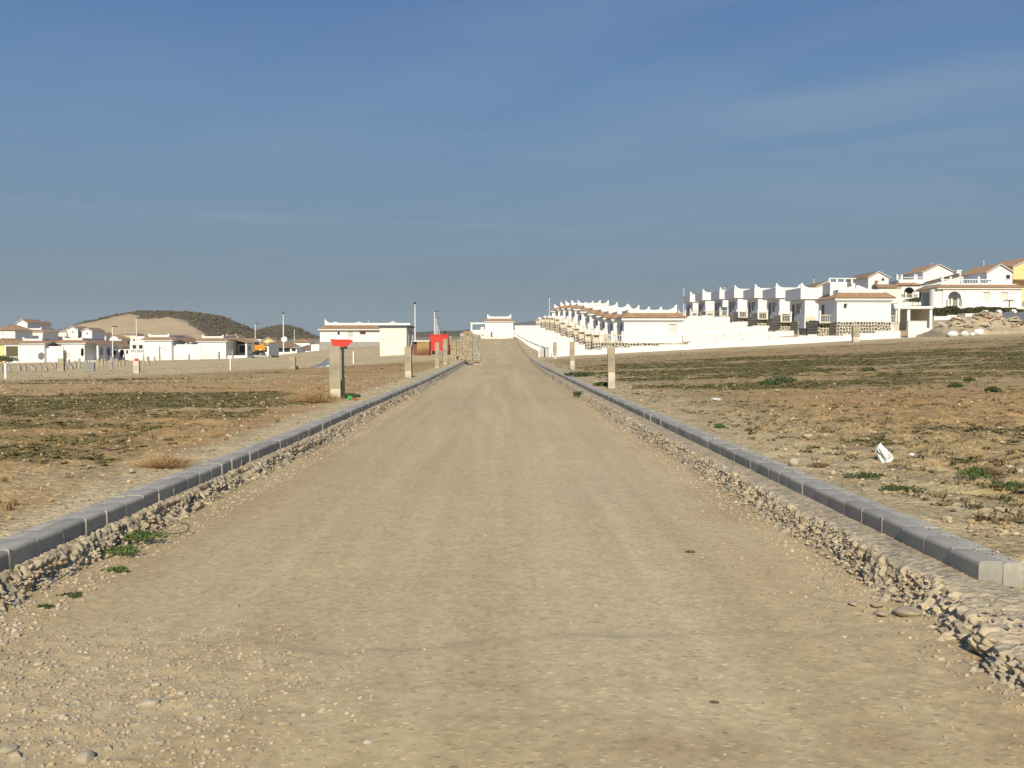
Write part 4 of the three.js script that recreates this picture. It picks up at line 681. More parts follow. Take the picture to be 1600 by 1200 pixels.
// ---------------------------------------------------------------- long white building, kiosk, crest house
{
  const d = 165, o = thing('long_building', 'long white building with tiled front eave behind the dirt mound', 'building', [ax(500, d), 1.0, -d]), X = px => ax(px, d) - o.position.x, Y = py => ay(py, d) - o.position.y, w = X(640), h = Y(516);
  mesh('wall', merge([panel(0, w, Y(534), h, [[X(527.5), X(531), Y(523), Y(518.5), false], [X(543.5), X(552), Y(527), Y(518), false], [X(562.5), X(571.5), Y(522.8), Y(518.2), false]], 0.25, 0), bx(0, 0.25, -0.5, h, -9, -0.25), bx(w - 0.25, w, -0.5, h, -9, -0.25), bx(0.25, w - 0.25, -0.5, h, -9, -8.75), bx(0.25, w - 0.25, h - 0.2, h - 0.01, -8.75, -0.25)]), M.white, o);
  mesh('plinth', bx(-0.02, w, -1.5, Y(534), -9, 0.02), M.concGrey, o);
  mesh('fascia', bx(-0.25, w, h, h + 0.16, -0.2, 0.5), M.cream, o);
  mesh('roof', tiles([-0.3, h + 0.16, 0.55], [w, h + 0.16, 0.55], [X(505), Y(508.5), -1.2], [w, Y(508.5), -1.2]), M.tile, o);
  mesh('parapet', merge([bx(X(505.5), w, Y(509.5), Y(504.5), -1.5, -1.25), bx(X(505.5), X(505.5) + 0.25, Y(509.5), Y(504.5), -8.5, -1.5)]), M.white, o); mesh('corner_scroll', horn(X(505.5), Y(504.5), -1.5, 1), M.white, o);
  for (const px of [522, 559, 612]) mesh('roof_crest', ext([[-0.7, 0], [-0.2, 0.14], [0, 0.2], [0.2, 0.14], [0.7, 0]], 0.2).translate(X(px), Y(504.5), -1.45), M.white, o);
  for (const [px, t] of [[573.5, 500], [610.5, 500], [613, 501]]) mesh('vent_pipe', cyl(0.05, 0.05, Y(t) - Y(504.6), X(px), Y(504.6), -2.2), M.white, o);
  const w1 = mesh('window', bx(X(527.5), X(531), Y(523), Y(518.5), -0.2, -0.17), M.glass, o); mesh('frame', bx(X(527.2), X(531.3), Y(523.3), Y(523), 0.002, 0.06), M.shutter, w1);
  const w2 = mesh('window', bx(X(543.5), X(552), Y(527), Y(518), -0.22, -0.2), M.glass, o); slats(w2, X(543.5), X(552), Y(527), Y(518), 0.05); mesh('grille', merge([0, 1, 2, 3].map(i => bx(X(543.4), X(552.1), Y(518 + i * 3) - 0.03, Y(518 + i * 3) + 0.03, 0.003, 0.05))), M.shutter, w2);
  mesh('window', bx(X(562.5), X(571.5), Y(522.8), Y(518.2), -0.2, -0.15), M.brownShutter, o);
  mesh('lower_eave', bx(X(560), w, Y(517.2), Y(516.1), 0.003, 0.35), M.tileDark, o);
}
{
  const d = 99, o = thing('transformer_kiosk', 'tall plain white transformer kiosk with dark flat roof', 'kiosk', [ax(593.5, d), 0.55, -d], -0.13), X = px => ax(px, d) - o.position.x, w = X(636), h = ay(511.5, d) - 0.55;
  mesh('wall', bx(0, w, -0.3, h, -3.2, 0), M.cream, o);
  mesh('roof_slab', merge([bx(-0.12, w + 0.12, h + 0.003, h + 0.11, -3.35, 0.14), bx(-0.04, w + 0.04, h + 0.11, h + 0.19, -3.25, 0.05)]), M.lampHead, o);
  mesh('door', bx(w + 0.003, w + 0.05, 0.05, 2.1, -2.4, -0.9), M.galv, o);
  mesh('louvre', merge([0, 1, 2, 3, 4].map(i => bx(w + 0.003, w + 0.05, 2.25 + i * 0.07, 2.29 + i * 0.07, -2.3, -1.0))), M.galv, o);
  mesh('plinth', bx(-0.1, w + 0.1, -0.6, 0.06, -3.3, 0.1), M.concPale, o);
}
{
  const d = 206, o = thing('crest_house', 'small white house with tile eaves at the top of the road', 'house', [ax(758, d), ay(527, d), -d]), X = px => ax(px, d) - o.position.x, Y = py => ay(py, d) - o.position.y, w = X(802), h = Y(503);
  mesh('wall', merge([shell(w, 7, h, []), bx(0, w, -1.5, -0.01, -7, -0.01)]), M.white, o);
  mesh('cornice', bx(-0.25, w + 0.25, h, h + 0.12, -7.2, 0.25), M.white, o);
  mesh('roof', skirt(w, 7, h + 0.12, 0.3, 0.5, 0.5), M.tile, o);
  mesh('parapet', bx(0.4, w - 0.4, h + 0.5, Y(494.5), -0.8, -0.55), M.white, o); for (const [x, s] of [[0.4, 1], [w - 0.4, -1]]) mesh('corner_scroll', horn(x, Y(494.5), -0.8, s).scale(1, 0.8, 1).translate(0, Y(494.5) * 0.2, 0), M.white, o);
  mesh('pergola', merge([bx(X(735), 0, Y(506.5), Y(504), -3, 0), bx(X(735.5), X(738), Y(520), Y(506.5), -0.3, 0), bx(X(735), 0, -0.6, Y(515.5), -3, -0.2)]), M.white, o);
  mesh('gable_end', bx(X(751), X(756.5), Y(523), Y(511), -0.18, 0.1), M.cream, o);
  const q = thing('low_wall', 'low white wall closing the top of the road', 'wall', [ax(741, 200), roadH(200) - 0.4, -200]); mesh('wall', bx(0, ax(792, 200) - q.position.x, 0, ay(527, 200) - q.position.y, -0.15, 0.15), M.white, q); mesh('coping', bx(0, ax(792, 200) - q.position.x, ay(527, 200) - q.position.y + 0.002, ay(527, 200) - q.position.y + 0.06, -0.2, 0.2), M.concPale, q);
  const c = thing('stair_wall', 'sloping white stair wall left of the crest house', 'wall', [ax(740, 201), roadH(201), -201]); mesh('wall', ext([[0, 0], [ax(752, 201) - c.position.x, 0], [ax(752, 201) - c.position.x, 1.2], [0.2, 0.2]], 0.2), M.white, c);
  const e = thing('end_wall', 'white wall right of the crest house along the skyline', 'wall', [ax(804, 212), 2.2, -212]); mesh('wall', bx(0, ax(858, 212) - e.position.x, 0, ay(508.5, 212) - 2.2, -0.15, 0.15), M.white, e);
}
// picket fence along the right of the road beyond the field
{
  const o = thing('white_fence', 'white metal picket fence climbing beside the road on the right', 'fence', [5.85, 0, -108.6]), n = 15, pk = [];
  const P = t => { const d = 108.6 + 106 * t, x = mix(5.85, 3.75, t); return [x, mix(0.42, 3.55, Math.pow(t, 1.25)), -d]; };
  for (let i = 0; i <= n; i++) { const p = P(i / n); mesh('fence_post', bx(-0.09, 0.09, -0.6, 1.15, -0.09, 0.09).translate(p[0] - 5.85, p[1], p[2] + 108.6), M.white, o); }
  for (let i = 0; i < n; i++) {
    const a = P(i / n), b = P((i + 1) / n), l = []; for (let k = 1; k < 18; k++) { const q = k / 18; l.push(bx(-0.02, 0.02, 0.1, 1.0, -0.02, 0.02).translate(mix(a[0], b[0], q) - 5.85, mix(a[1], b[1], q), mix(a[2], b[2], q) + 108.6)); }
    for (const yy of [0.15, 0.95]) l.push(bar([a[0] - 5.85, a[1] + yy, a[2] + 108.6], [b[0] - 5.85, b[1] + yy, b[2] + 108.6], 0.03, 6));
    mesh('picket_panel', merge(l), M.steel, o);
    mesh('footing', merge([bar([a[0] - 5.85, a[1] - 0.12, a[2] + 108.6], [b[0] - 5.85, b[1] - 0.12, b[2] + 108.6], 0.22, 4)]), M.white, o);
  }
  // arched gates at the corner of the lowest garden
  for (const [px, l] of [[846.5, 'left small arched white garden gate in the fence corner'], [855, 'right small arched garden gate with dark opening in fence corner']]) { const d = 107.2, x = ax(px, d), g = thing('garden_gate', l, 'gate', [x, 0.42, -d]); mesh('gate_post', bx(-0.34, -0.22, -0.3, 1.0, -0.06, 0.06), M.white, g); mesh('gate_post', bx(0.22, 0.34, -0.3, 1.0, -0.06, 0.06), M.white, g); mesh('arch', new THREE.TorusGeometry(0.28, 0.05, 6, 14, Math.PI).translate(0, 1.0, 0), M.white, g); mesh('leaf', bx(-0.22, 0.22, 0.05, 0.95, -0.03, 0.02), M.galv, g); }
}

// ---------------------------------------------------------------- street lamps
function lamp(px, topPy, d, label, arm = 0, h0 = null) {
  const x = ax(px, d), y0 = (h0 === null ? G(x, d) : h0) - 0.1, o = thing('street_lamp', label, 'lamp', [x, y0, -d], 0, 'street lamps of the estate'), h = ay(topPy, d) - y0;
  mesh('pole', cyl(0.10, 0.06, h, 0, 0, 0, 10), M.steel, o); mesh('base', cyl(0.16, 0.13, 0.6, 0, 0, 0, 10), M.steel, o);
  if (arm) { mesh('arm', bar([0, h - 0.05, 0], [arm * 0.5, h + 0.03, 0], 0.035), M.steel, o); mesh('lantern', new RoundedBoxGeometry(0.75, 0.12, 0.28, 2, 0.04).translate(arm * 0.35, h + 0.08, 0), M.lampHead, o); }
  else mesh('lantern', merge([cyl(0.07, 0.19, 0.14, 0, h, 0, 10), cyl(0.2, 0.12, 0.1, 0, h + 0.14, 0, 10)]), M.lampHead, o);
  return o;
}
lamp(443, 491, 150, 'tall white street lamp left of the long white building');
lamp(399, 506, 190, 'street lamp with flat lantern behind the excavator', 1);
lamp(460, 514.5, 260, 'thin far lamp just right of the tall left lamp');
lamp(213.5, 498, 165, 'pale lamp pole in front of the bare hill', 1); lamp(176, 511, 150, 'street lamp with flat lantern left of the hill', 1);
lamp(648.6, 475.5, 128, 'tall street lamp just right of the transformer kiosk');
lamp(679, 487, 150, 'nearest of four receding lamps behind the red container', 1); lamp(681.5, 497.5, 185, 'second of four receding lamps behind the red container', 1); lamp(684, 507, 235, 'third of four receding lamps behind the red container', 1); lamp(686.5, 514, 300, 'farthest of four receding lamps behind the red container', 1);
lamp(858.5, 464, 214, 'street lamp at the far end of the lower row');
lamp(1068, 449, 206, 'street lamp at the far end of the upper row'); lamp(1132, 447.5, 214, 'street lamp showing over the middle of the upper row', 1); lamp(1270.5, 434, 222, 'street lamp beside the yellow gable');
lamp(1454, 408, 260, 'lamp head above the villa gable', 0); lamp(1535, 404, 240, 'thin mast left of the yellow house');

// ---------------------------------------------------------------- concrete service pillars beside the road
function pillar(label, px, basePy, topPy, d, wpx, o2 = {}) {
  const x = ax(px, d), y0 = GR(x, d) - 0.03, o = thing('concrete_pillar', label, 'pillar', [x, y0, -d], o2.turn || 0, 'concrete service pillars'), h = ay(topPy, d) - y0, w = wpx * d / F, f = o2.foot ?? 0.28;
  mesh('shaft', boxUV(new RoundedBoxGeometry(w, h - f, w * 0.75, 2, 0.012)).translate(0, f + (h - f) / 2 + 0.003, 0), o2.mat || M.conc, o);
  if (f > 0) mesh('footing', boxUV(new RoundedBoxGeometry(w * 0.93, f + 0.2, w * 0.7, 2, 0.01)).translate(0.01, f / 2 - 0.1, 0), M.concPale, o);
  if (o2.pipe) {
    const s = o2.pipe, px0 = s * (w / 2 + 0.055);
    mesh('pipe', merge([bar([px0, -0.12, 0.03], [px0, 0.52, 0.03], 0.045, 12), bar([px0, 0.52, 0.03], [px0, h - 0.06, 0.03], 0.03, 12)]), M.blackPipe, o);
    mesh('conduit', bar([px0 - s * 0.045, 0.45, 0.05], [px0 - s * 0.045, h - 0.1, 0.05], 0.018, 8), M.galv, o);
    for (let i = 0; i < 5; i++) mesh('clamp', bx(px0 - 0.042, px0 + 0.042, 0.5 + i * (h - 0.6) / 4.2, 0.522 + i * (h - 0.6) / 4.2, 0.0, 0.066), M.blackPipe, o);
    mesh('pipe_cap', bar([px0 - s * 0.04, h - 0.05, 0.03], [px0 + s * 0.11, h - 0.03, 0.03], 0.03, 8), M.blackPipe, o);
  }
  return o;
}
pillar('nearest left concrete pillar with black drain pipe on its right side', 523.5, 622, 541, 26.2, 17.5, { pipe: 1, foot: 0.25, turn: 0.04 });
pillar('second concrete pillar along the left kerb', 637.5, 590, 542, 43, 10.5, { pipe: 0.7, foot: 0.3 });
pillar('third slim concrete pillar along the left kerb', 683, 573, 535, 62, 6.5, { foot: 0.1 });
pillar('fourth left pillar, in front of the red container', 695, 564, 530, 74, 7, { foot: 0.1, turn: 0.2 });
pillar('nearest right concrete pillar with white foot beside the kerb', 955, 608, 543, 31.8, 11.5, { foot: 0.52 });
pillar('second concrete pillar along the right kerb', 894, 578, 534, 56, 7.5, { foot: 0.5 });
pillar('third concrete pillar along the right kerb', 867, 563, 534.5, 92, 5.5, { foot: 0.35 });
pillar('concrete pillar standing in front of the boundary wall on the right', 1336.5, 537, 510, 100, 10.5, { foot: 0.5 });
pillar('squat concrete pillar left of the grey sheet', 456.5, 579, 557, 66, 10.5, { foot: 0 });
pillar('round-shouldered pillar with red and green rubbish on top', 213, 584, 564, 62, 9, { foot: 0, mat: M.concPale });
pillar('white marker post at the far left field edge', 8, 589.5, 567, 54, 3.2, { foot: 0, mat: M.white });
pillar('thin white marker post in the dirt left of the excavator', 359.5, 580, 560, 66, 1.8, { foot: 0, mat: M.white });
pillar('small white marker post right of the nearest left pillar', 552, 561, 549, 80, 1.8, { foot: 0, mat: M.white });
pillar('dark leaning pillar at the foot of the left lamp', 174, 578.5, 558, 76, 3.6, { foot: 0, mat: M.concGrey });
pillar('large block pillar among the stakes at far left', 95.5, 579.5, 560, 76, 9, { foot: 0 });
{ // stakes of the unfinished plots
  const r = rng(9), L = [[2, 577, 571], [15, 578, 572], [30, 577, 569], [39, 578, 570], [49, 573, 570], [52, 579, 572], [63, 577, 569], [72, 578, 573], [78, 573.5, 565], [82, 575, 570], [86, 573, 566], [107, 572, 561], [103, 577, 571], [111, 576, 570.5], [117, 573, 563], [123, 574, 560], [134, 571, 562], [140, 567, 561], [152, 573, 561], [159, 572, 559.5], [164.5, 571, 560], [171, 572, 561], [182, 572, 559], [187, 572, 564], [193, 571, 561], [231, 572, 556.5], [241, 571, 557], [295, 566, 553.5], [342, 560.5, 549], [363.5, 559.5, 547], [224, 571, 560]];
  for (const [px, b, t] of L) { const E = -0.22, d = clamp((1.65 - E) * F / (b - 540), 60, 125), x = ax(px, d), y = GR(x, d), o = thing('concrete_stake', 'short concrete stake standing on the unfinished plots at left', 'stake', [x, y - 0.05, -d], (r() - 0.5) * 0.5, 'concrete stakes on the unfinished plots'); o.rotation.z = (r() - 0.5) * 0.06; const h = Math.max(0.3, ay(t, d) - y), w = (0.11 + 0.12 * r()); mesh('shaft', bx(-w / 2, w / 2, 0, h, -w / 2, w / 2), r() < 0.7 ? M.conc : M.concGrey, o); mesh('rebar', merge([bar([0.03, h, 0.02], [0.04, h + 0.12, 0.02], 0.012, 5), bar([-0.04, h, -0.02], [-0.03, h + 0.1, 0.0], 0.012, 5)]), M.blackPipe, o); }
  const d = 72, x = ax(139.5, d), o = thing('concrete_block_stack', 'grey block stack lying among the stakes', 'blocks', [x, GR(x, d), -d], 0.1); for (let j = 0; j < 3; j++) for (let i = 0; i < 2; i++) mesh('block', boxUV(new RoundedBoxGeometry(0.33, 0.19, 0.3, 1, 0.01)).translate(-0.17 + i * 0.34, 0.1 + j * 0.196, 0), M.concGrey, o);
}

// ---------------------------------------------------------------- excavator
{
  const d = 122, x = ax(404, d), o = thing('mini_excavator', 'small orange tracked excavator parked on the bare dirt', 'excavator', [x, GR(x, d), -d], -1.15); o.scale.setScalar(0.92);
  const track = z => { const s = new THREE.Shape(); s.absarc(-0.6, 0.28, 0.28, Math.PI / 2, Math.PI * 1.5, false); s.absarc(0.6, 0.28, 0.28, -Math.PI / 2, Math.PI / 2, false); return boxUV(new THREE.ExtrudeGeometry(s, { depth: 0.34, bevelEnabled: true, bevelSize: 0.03, bevelThickness: 0.02, bevelSegments: 1, curveSegments: 8 })).translate(0, 0, z); };
  for (const z of [-0.75, 0.4]) { const t = mesh('track', track(z), M.blackPipe, o); mesh('track_frame', bx(-0.5, 0.5, 0.16, 0.4, z + (z < 0 ? -0.04 : 0.36), z + (z < 0 ? -0.025 : 0.385)), M.galv, t); }
  mesh('platform', boxUV(new RoundedBoxGeometry(1.6, 0.2, 1.3, 2, 0.05)).translate(0.1, 0.72, 0), M.dark, o);
  const body = ext([[-0.1, 0], [0.75, 0], [1.0, 0.2], [1.02, 0.55], [0.75, 0.78], [0.1, 0.78], [-0.1, 0.6]], 1.2, 0.05).translate(0, 0.85, -0.6); const b = mesh('engine_cover', body, M.orange, o); mesh('counterweight', bx(0.55, 1.12, 0.62, 0.9, -0.58, 0.58), M.dark, b); mesh('number_plate', bx(1.075, 1.1, 1.0, 1.15, -0.15, 0.15), M.white, b);
  const cab = mesh('cab', merge([bx(-0.85, -0.1, 0.83, 0.95, -0.15, 0.6), bx(-0.88, -0.05, 2.1, 2.2, -0.2, 0.65), ...[[-0.85, -0.15], [-0.85, 0.55], [-0.15, -0.15], [-0.15, 0.55]].map(([a, c]) => bx(a, a + 0.07, 0.95, 2.1, c, c + 0.06))]), M.galv, o);
  for (const [a, c, e, f] of [[-0.82, -0.8, -0.1, 0.55], [-0.1, -0.08, -0.1, 0.55]]) mesh('pane', bx(a, c, 1.0, 2.08, e, f), M.glass, cab);
  mesh('seat', bx(-0.45, -0.2, 0.95, 1.45, 0.0, 0.45), M.dark, cab);
  mesh('boom', ext([[0, 0], [0.25, -0.05], [-0.75, 1.35], [-1.55, 1.2], [-1.5, 1.02], [-0.82, 1.12]], 0.2, 0.02).translate(-0.75, 0.85, -0.45), M.galv, o);
  mesh('stick', ext([[0, 0], [0.18, 0.05], [-0.15, -1.3], [-0.32, -1.28]], 0.16, 0.02).translate(-2.25, 2.05, -0.43), M.galv, o);
  mesh('bucket', ext([[0, 0], [0.5, 0.1], [0.45, -0.2], [0.15, -0.45], [-0.2, -0.35], [-0.05, -0.2]], 0.45, 0.02).translate(-2.6, 0.75, -0.58), M.dark, o);
  mesh('blade', bx(1.05, 1.15, 0.1, 0.42, -0.8, 0.8), M.galv, o);
  for (let i = 0; i < 2; i++) { const xx = ax(428 + i * 3, 118), q = thing('tyre', i ? 'right of two dark tyres lying near the excavator' : 'left of two dark tyres lying near the excavator', 'tyre', [xx, GR(xx, 118) + 0.1, -118]); mesh('casing', new THREE.TorusGeometry(0.22, 0.1, 8, 20).rotateX(Math.PI / 2), M.blackPipe, q); mesh('rim', new THREE.CylinderGeometry(0.13, 0.13, 0.12, 14), M.galv, q); }
}
// ---------------------------------------------------------------- skips, containers and stacked materials
{
  const d = 140, x = ax(533, d), o = thing('red_skip', 'open red metal skip behind the nearest left pillar', 'skip', [x, ay(542.5, d), -d]), w = 15.5 * d / F, h = 12.5 * d / F;
  const side = [[-w, h], [w, h * 0.92], [w * 1.12, h * 0.75], [w * 0.45, 0], [-w * 0.7, 0]];
  mesh('side_panel', ext(side, 0.06).translate(0, 0, 0.8), M.red, o); mesh('side_panel', ext(side, 0.06).translate(0, 0, -0.8), M.red, o); mesh('floor', bx(-w * 0.7, w * 0.45, 0, 0.06, -0.74, 0.8), M.red, o);
  mesh('end_panel', bar([-w * 0.85, h / 2, -0.74], [-w * 0.85, h / 2, 0.8], 0.06), M.red, o); mesh('rim', bx(-w, w, h * 0.9, h * 0.97, 0.87, 0.92), M.red, o);
  for (let i = 0; i < 4; i++) mesh('rib', bx(-w * 0.6 + i * w * 0.45, -w * 0.6 + i * w * 0.45 + 0.07, h * 0.25, h * 0.9, 0.862, 0.91), M.red, o);
}
{
  const d = 96, o = thing('rusty_container', 'rust brown open container with white top rail beside the kiosk', 'container', [ax(646, d), GR(ax(646, d), d) - 0.05, -d]), X = px => ax(px, d) - o.position.x, h = ay(532, d) - o.position.y, w = X(671);
  mesh('top_rail', bx(-0.02, w, h - 0.1, h, -2, 0.08), M.white, o); mesh('side_panel', bx(0, X(651.5), 0, h - 0.1, -0.4, -0.3), M.brownShutter, o);
  const l = []; for (let i = 0; i < 14; i++) l.push(cyl(0.045, 0.045, h - 0.1, X(652) + (w - X(652)) * (i + 0.5) / 14, 0, 0.0, 6)); l.push(bx(X(651.5), w, 0, h - 0.1, -0.05, 0)); mesh('rusty_door', merge(l), M.rust, o);
  mesh('back_panel', bx(0, w, 0, h - 0.1, -2, -1.9), M.brownShutter, o); mesh('leaning_pole', bar([-0.4, 0, 0.2], [-0.05, h + 0.5, 0.0], 0.03), M.steel, o);
}
{
  const d = 100, o = thing('red_container', 'bright red corrugated site container left of the block stacks', 'container', [ax(671.5, d), GR(ax(671, d), d) + 0.3, -d]), X = px => ax(px, d) - o.position.x, w = X(700), h = ay(522.5, d) - o.position.y, l = [];
  const n = 22; for (let i = 0; i < n; i++) l.push(bx(w * i / n, w * (i + 0.55) / n, 0.15, h - 0.1, 0, 0.04)); l.push(bx(0, w, 0.15, h - 0.1, -2.4, -0.001)); mesh('corrugated_wall', merge(l), M.red, o);
  mesh('frame', merge([bx(-0.03, w + 0.03, h - 0.1, h, -2.45, 0.07), bx(-0.03, w + 0.03, 0.05, 0.15, -2.45, 0.07)]), M.red, o); mesh('chimney', cyl(0.08, 0.08, 0.35, w - 0.35, h, -1), M.dark, o);
  for (const q of [0.2, w - 0.4]) mesh('skid', bx(q, q + 0.2, -0.4, 0.05, -2.3, 0), M.dark, o);
  mesh('wall_tag', bx(0.02, 0.12, 0.2, 0.26, 0.045, 0.06), M.white, o);
}
function blockStack(label, px0, px1, top, base, d, mat, dep, bw, bh, name = 'block_stack') {
  const x0 = ax(px0, d), x1 = ax(px1, d), y0 = GR((x0 + x1) / 2, d) * 0 + Math.max(roadH(d), ay(base, d)) - 0.05, o = thing(name, label, 'blocks', [x0, y0, -d], 0, 'stacked building materials at the left of the road'), h = ay(top, d) - y0, w = x1 - x0, r = rng(Math.round(px0 * 7 + top));
  mesh('pallet', merge([bx(0, w, 0, 0.03, -dep, 0), bx(0, w, 0.09, 0.12, -dep, 0), ...[0, 0.45, 0.9].map(q => bx(w * q, w * q + 0.08, 0.03, 0.09, -dep, 0))]), M.wood, o);
  const n = Math.max(2, Math.floor((h - 0.12) / bh));
  for (let j = 0; j < n; j++) { const l = [], m = Math.max(2, Math.round(w / bw)), k = Math.max(2, Math.round(dep / bw)); for (let i = 0; i < m; i++) for (let q = 0; q < k; q++) if (i === 0 || i === m - 1 || q === 0 || q === k - 1 || j === n - 1) { const jx = (r() - 0.5) * 0.05, jz = (r() - 0.5) * 0.06; l.push(bx(w * i / m + 0.008 + jx, w * (i + 1) / m - 0.008 + jx, 0.122 + j * bh, 0.122 + j * bh + bh - 0.012 - 0.02 * r(), -dep * (q + 1) / k + 0.01 + jz, -dep * q / k - 0.01 + jz)); } mesh('block_course', merge(l), mat[Math.floor(r() * mat.length)], o); }
}
const sandstone = [std([0.44, 0.36, 0.23], 1, { map: concTex }), std([0.50, 0.42, 0.28], 1, { map: concTex }), std([0.40, 0.34, 0.23], 1, { map: concTex })];
blockStack('left beige block stack beside the road', 704, 713, 531, 563, 90, sandstone, 0.9, 0.2, 0.11);
blockStack('second beige block stack beside the road', 714, 722, 530, 562, 93, sandstone, 0.9, 0.2, 0.11);
blockStack('tallest beige stone stack at the end of the left kerb', 724, 738, 516.5, 564, 88, sandstone, 1.4, 0.18, 0.1);
blockStack('pale block stack behind the tallest stone stack', 719, 729, 520, 545, 103, [M.concPale, M.concGrey], 1, 0.25, 0.15);
blockStack('far grey block stack beside the red container', 699, 706, 524, 556, 104, [M.concGrey, M.conc], 1, 0.25, 0.15);
const greyK = [M.kerb[0], M.kerb[2], M.concGrey];
blockStack('grey kerbstone stack at the roadside, nearest of the row', 739.5, 750.5, 550, 564, 89, greyK, 0.9, 0.15, 0.14, 'kerbstone_stack');
blockStack('grey kerbstone stack, second and taller of the row', 739.5, 747, 540, 561, 97, greyK, 0.9, 0.15, 0.14, 'kerbstone_stack');
blockStack('grey kerbstone stack, third of the row', 739, 745.5, 531, 558, 106, greyK, 0.9, 0.15, 0.14, 'kerbstone_stack');
blockStack('grey kerbstone stack, farthest and highest of the row', 738, 743.5, 520, 553, 116, greyK, 0.9, 0.15, 0.14, 'kerbstone_stack');
{ const d = 86.5, x = ax(746, d), o = thing('plank', 'reddish plank lying in front of the kerbstone stack', 'plank', [x, roadY(x, d) + 0.05, -d]); mesh('board', boxUV(new RoundedBoxGeometry(0.75, 0.05, 0.2, 1, 0.01)), M.pink, o); mesh('bearer', bx(-0.1, 0.02, -0.08, -0.026, -0.1, 0.1), M.wood, o); }
// grey sheet over a heap left of the nearest pillar
{
  const d = 70, A = at(481, 574.5, d), x = A[0], o = thing('sheet_cover', 'blue grey sheet sloping over a heap behind the nearest left pillar', 'sheet', [x, GR(x, d), -d]), w = 34 * d / F, h = 18.5 * d / F;
  const us = [], vs = []; for (let i = 0; i <= 16; i++) us.push(i / 16); for (let j = 0; j <= 8; j++) vs.push(j / 8);
  const g = gridGeo(us, vs, (u, v) => { const t = Math.min(1, u / 0.75); return [u * w * 1.25, t * h * (0.12 + 0.88 * v) + 0.03 * vn(u * 9, v * 5), -v * 2.2 + 0.15 * vn(u * 4, 3), 1, 1, 1]; }); mesh('sheet', g, M.greyBlue, o);
  mesh('white_edge', g.clone().scale(0.8, 0.22, 0.3).translate(w * 0.33, 0.02, 0.35), M.white, o);
  const q = ax(463.5, 64), b = thing('black_box', 'small black meter box beside the squat pillar', 'box', [q, GR(q, 64), -64]); mesh('body', boxUV(new RoundedBoxGeometry(0.18, 0.16, 0.15, 1, 0.02)).translate(0, 0.09, 0), M.dark, b); mesh('lid', boxUV(new RoundedBoxGeometry(0.2, 0.03, 0.17, 1, 0.01)).translate(0, 0.185, 0), M.blackPipe, b);
}

// ---------------------------------------------------------------- stones
function rockGeo(seed, flat = 0.6, detail = 3) {
  const g = mergeVertices(new THREE.IcosahedronGeometry(1, detail).deleteAttribute('uv').deleteAttribute('normal')), p = g.attributes.position, r = rng(seed), cuts = [];
  for (let i = 0; i < 7; i++) { const v = new THREE.Vector3(r() - 0.5, r() - 0.5, r() - 0.5).normalize(); cuts.push([v, 0.55 + 0.35 * r()]); }
  const v = new THREE.Vector3(); for (let i = 0; i < p.count; i++) { v.fromBufferAttribute(p, i); for (const [n, c] of cuts) { const q = v.dot(n); if (q > c) v.addScaledVector(n, (c - q) * 0.85); } v.multiplyScalar(1 + 0.07 * vn(v.x * 4 + seed, v.y * 4 + v.z * 3)); p.setXYZ(i, v.x, v.y * flat, v.z); }
  g.computeVertexNormals(); const f = g.toNonIndexed(); if (detail < 2) f.computeVertexNormals(); return boxUV(f);
}
const rocks = [1, 2, 3, 4, 5].map(s => rockGeo(s * 13, 0.5 + 0.08 * s)), slabRock = [7, 8, 9].map(s => rockGeo(s * 17, 0.32));
function level(x, d) { const ak = x < 0 ? kerbL(d) : kerbR(d); return Math.abs(x) < ak - 0.05 && d < 215 ? roadY(x, d) : GR(x, d); }
function ground(px, py, e = 0) { let d = (CAM_Y - e) * F / (py - 540); for (let k = 0; k < 4; k++) { const y = level(ax(px, d), d); d = (CAM_Y - y) * F / (py - 540); } return d; }
function rock(label, px, py, wpx, o = {}) {
  const d = ground(px, py), x = ax(px, d, py), s = wpx * d / F / 2, r = rng(Math.round(px * 31 + py)), geo = (o.slab ? slabRock : rocks)[Math.floor(r() * (o.slab ? 3 : 5))];
  const m = mesh(o.slab ? 'concrete_lump' : 'stone', geo, [M.rock, M.rockPale, M.rockGrey][o.m ?? Math.floor(r() * 3)]); m.position.set(x, level(x, d) + s * (o.lift ?? 0.12), -d); m.rotation.set((r() - 0.5) * 0.3, r() * 6.28, (r() - 0.5) * 0.3); m.scale.set(s, s * (0.8 + 0.4 * r()), s * (0.7 + 0.2 * r()));
  return tag(m, label, o.slab ? 'concrete' : 'stone', o.group);
}
rock('largest rounded stone in the lower left gravel', 233, 1103, 34, { m: 1 });
rock('flat grey stone sunk in the dirt at the bottom left', 135, 1190, 42, { m: 2, lift: -0.1 });
rock('tan stone above the largest gravel stone', 282, 1088, 22, { m: 1 }); rock('dark-sided stone at the bottom left corner', 12, 1176, 32, { m: 2 });
rock('pale stone alone on the smooth dirt, bottom centre left', 575, 1168, 20, { m: 1 }); rock('small pale stone alone near the road centre', 931, 951, 9, { m: 1 });
rock('grey stone half buried right of centre, foreground', 1092, 1069, 16, { m: 2 });
for (const [px, py, w] of [[329, 1109, 14], [250, 1165, 20], [282, 1152, 17], [444, 1138, 22], [201, 1148, 13], [98, 1125, 18], [24, 1188, 28], [469, 1164, 11], [324, 1181, 16], [169, 1176, 20], [407, 1040, 18], [243, 1074, 20], [503, 1117, 18], [312, 1128, 20], [28, 996, 12], [368, 949, 14], [452, 1023, 14], [60, 1040, 16], [150, 1048, 14], [268, 1112, 9], [350, 1126, 9], [205, 1122, 11], [180, 1140, 12], [110, 1158, 15], [70, 1170, 18], [230, 1187, 14], [395, 1150, 10], [290, 1120, 10], [120, 1100, 13]]) rock('small loose stone in the foreground gravel at lower left', px, py, w, { group: 'loose stones of the lower left gravel' });
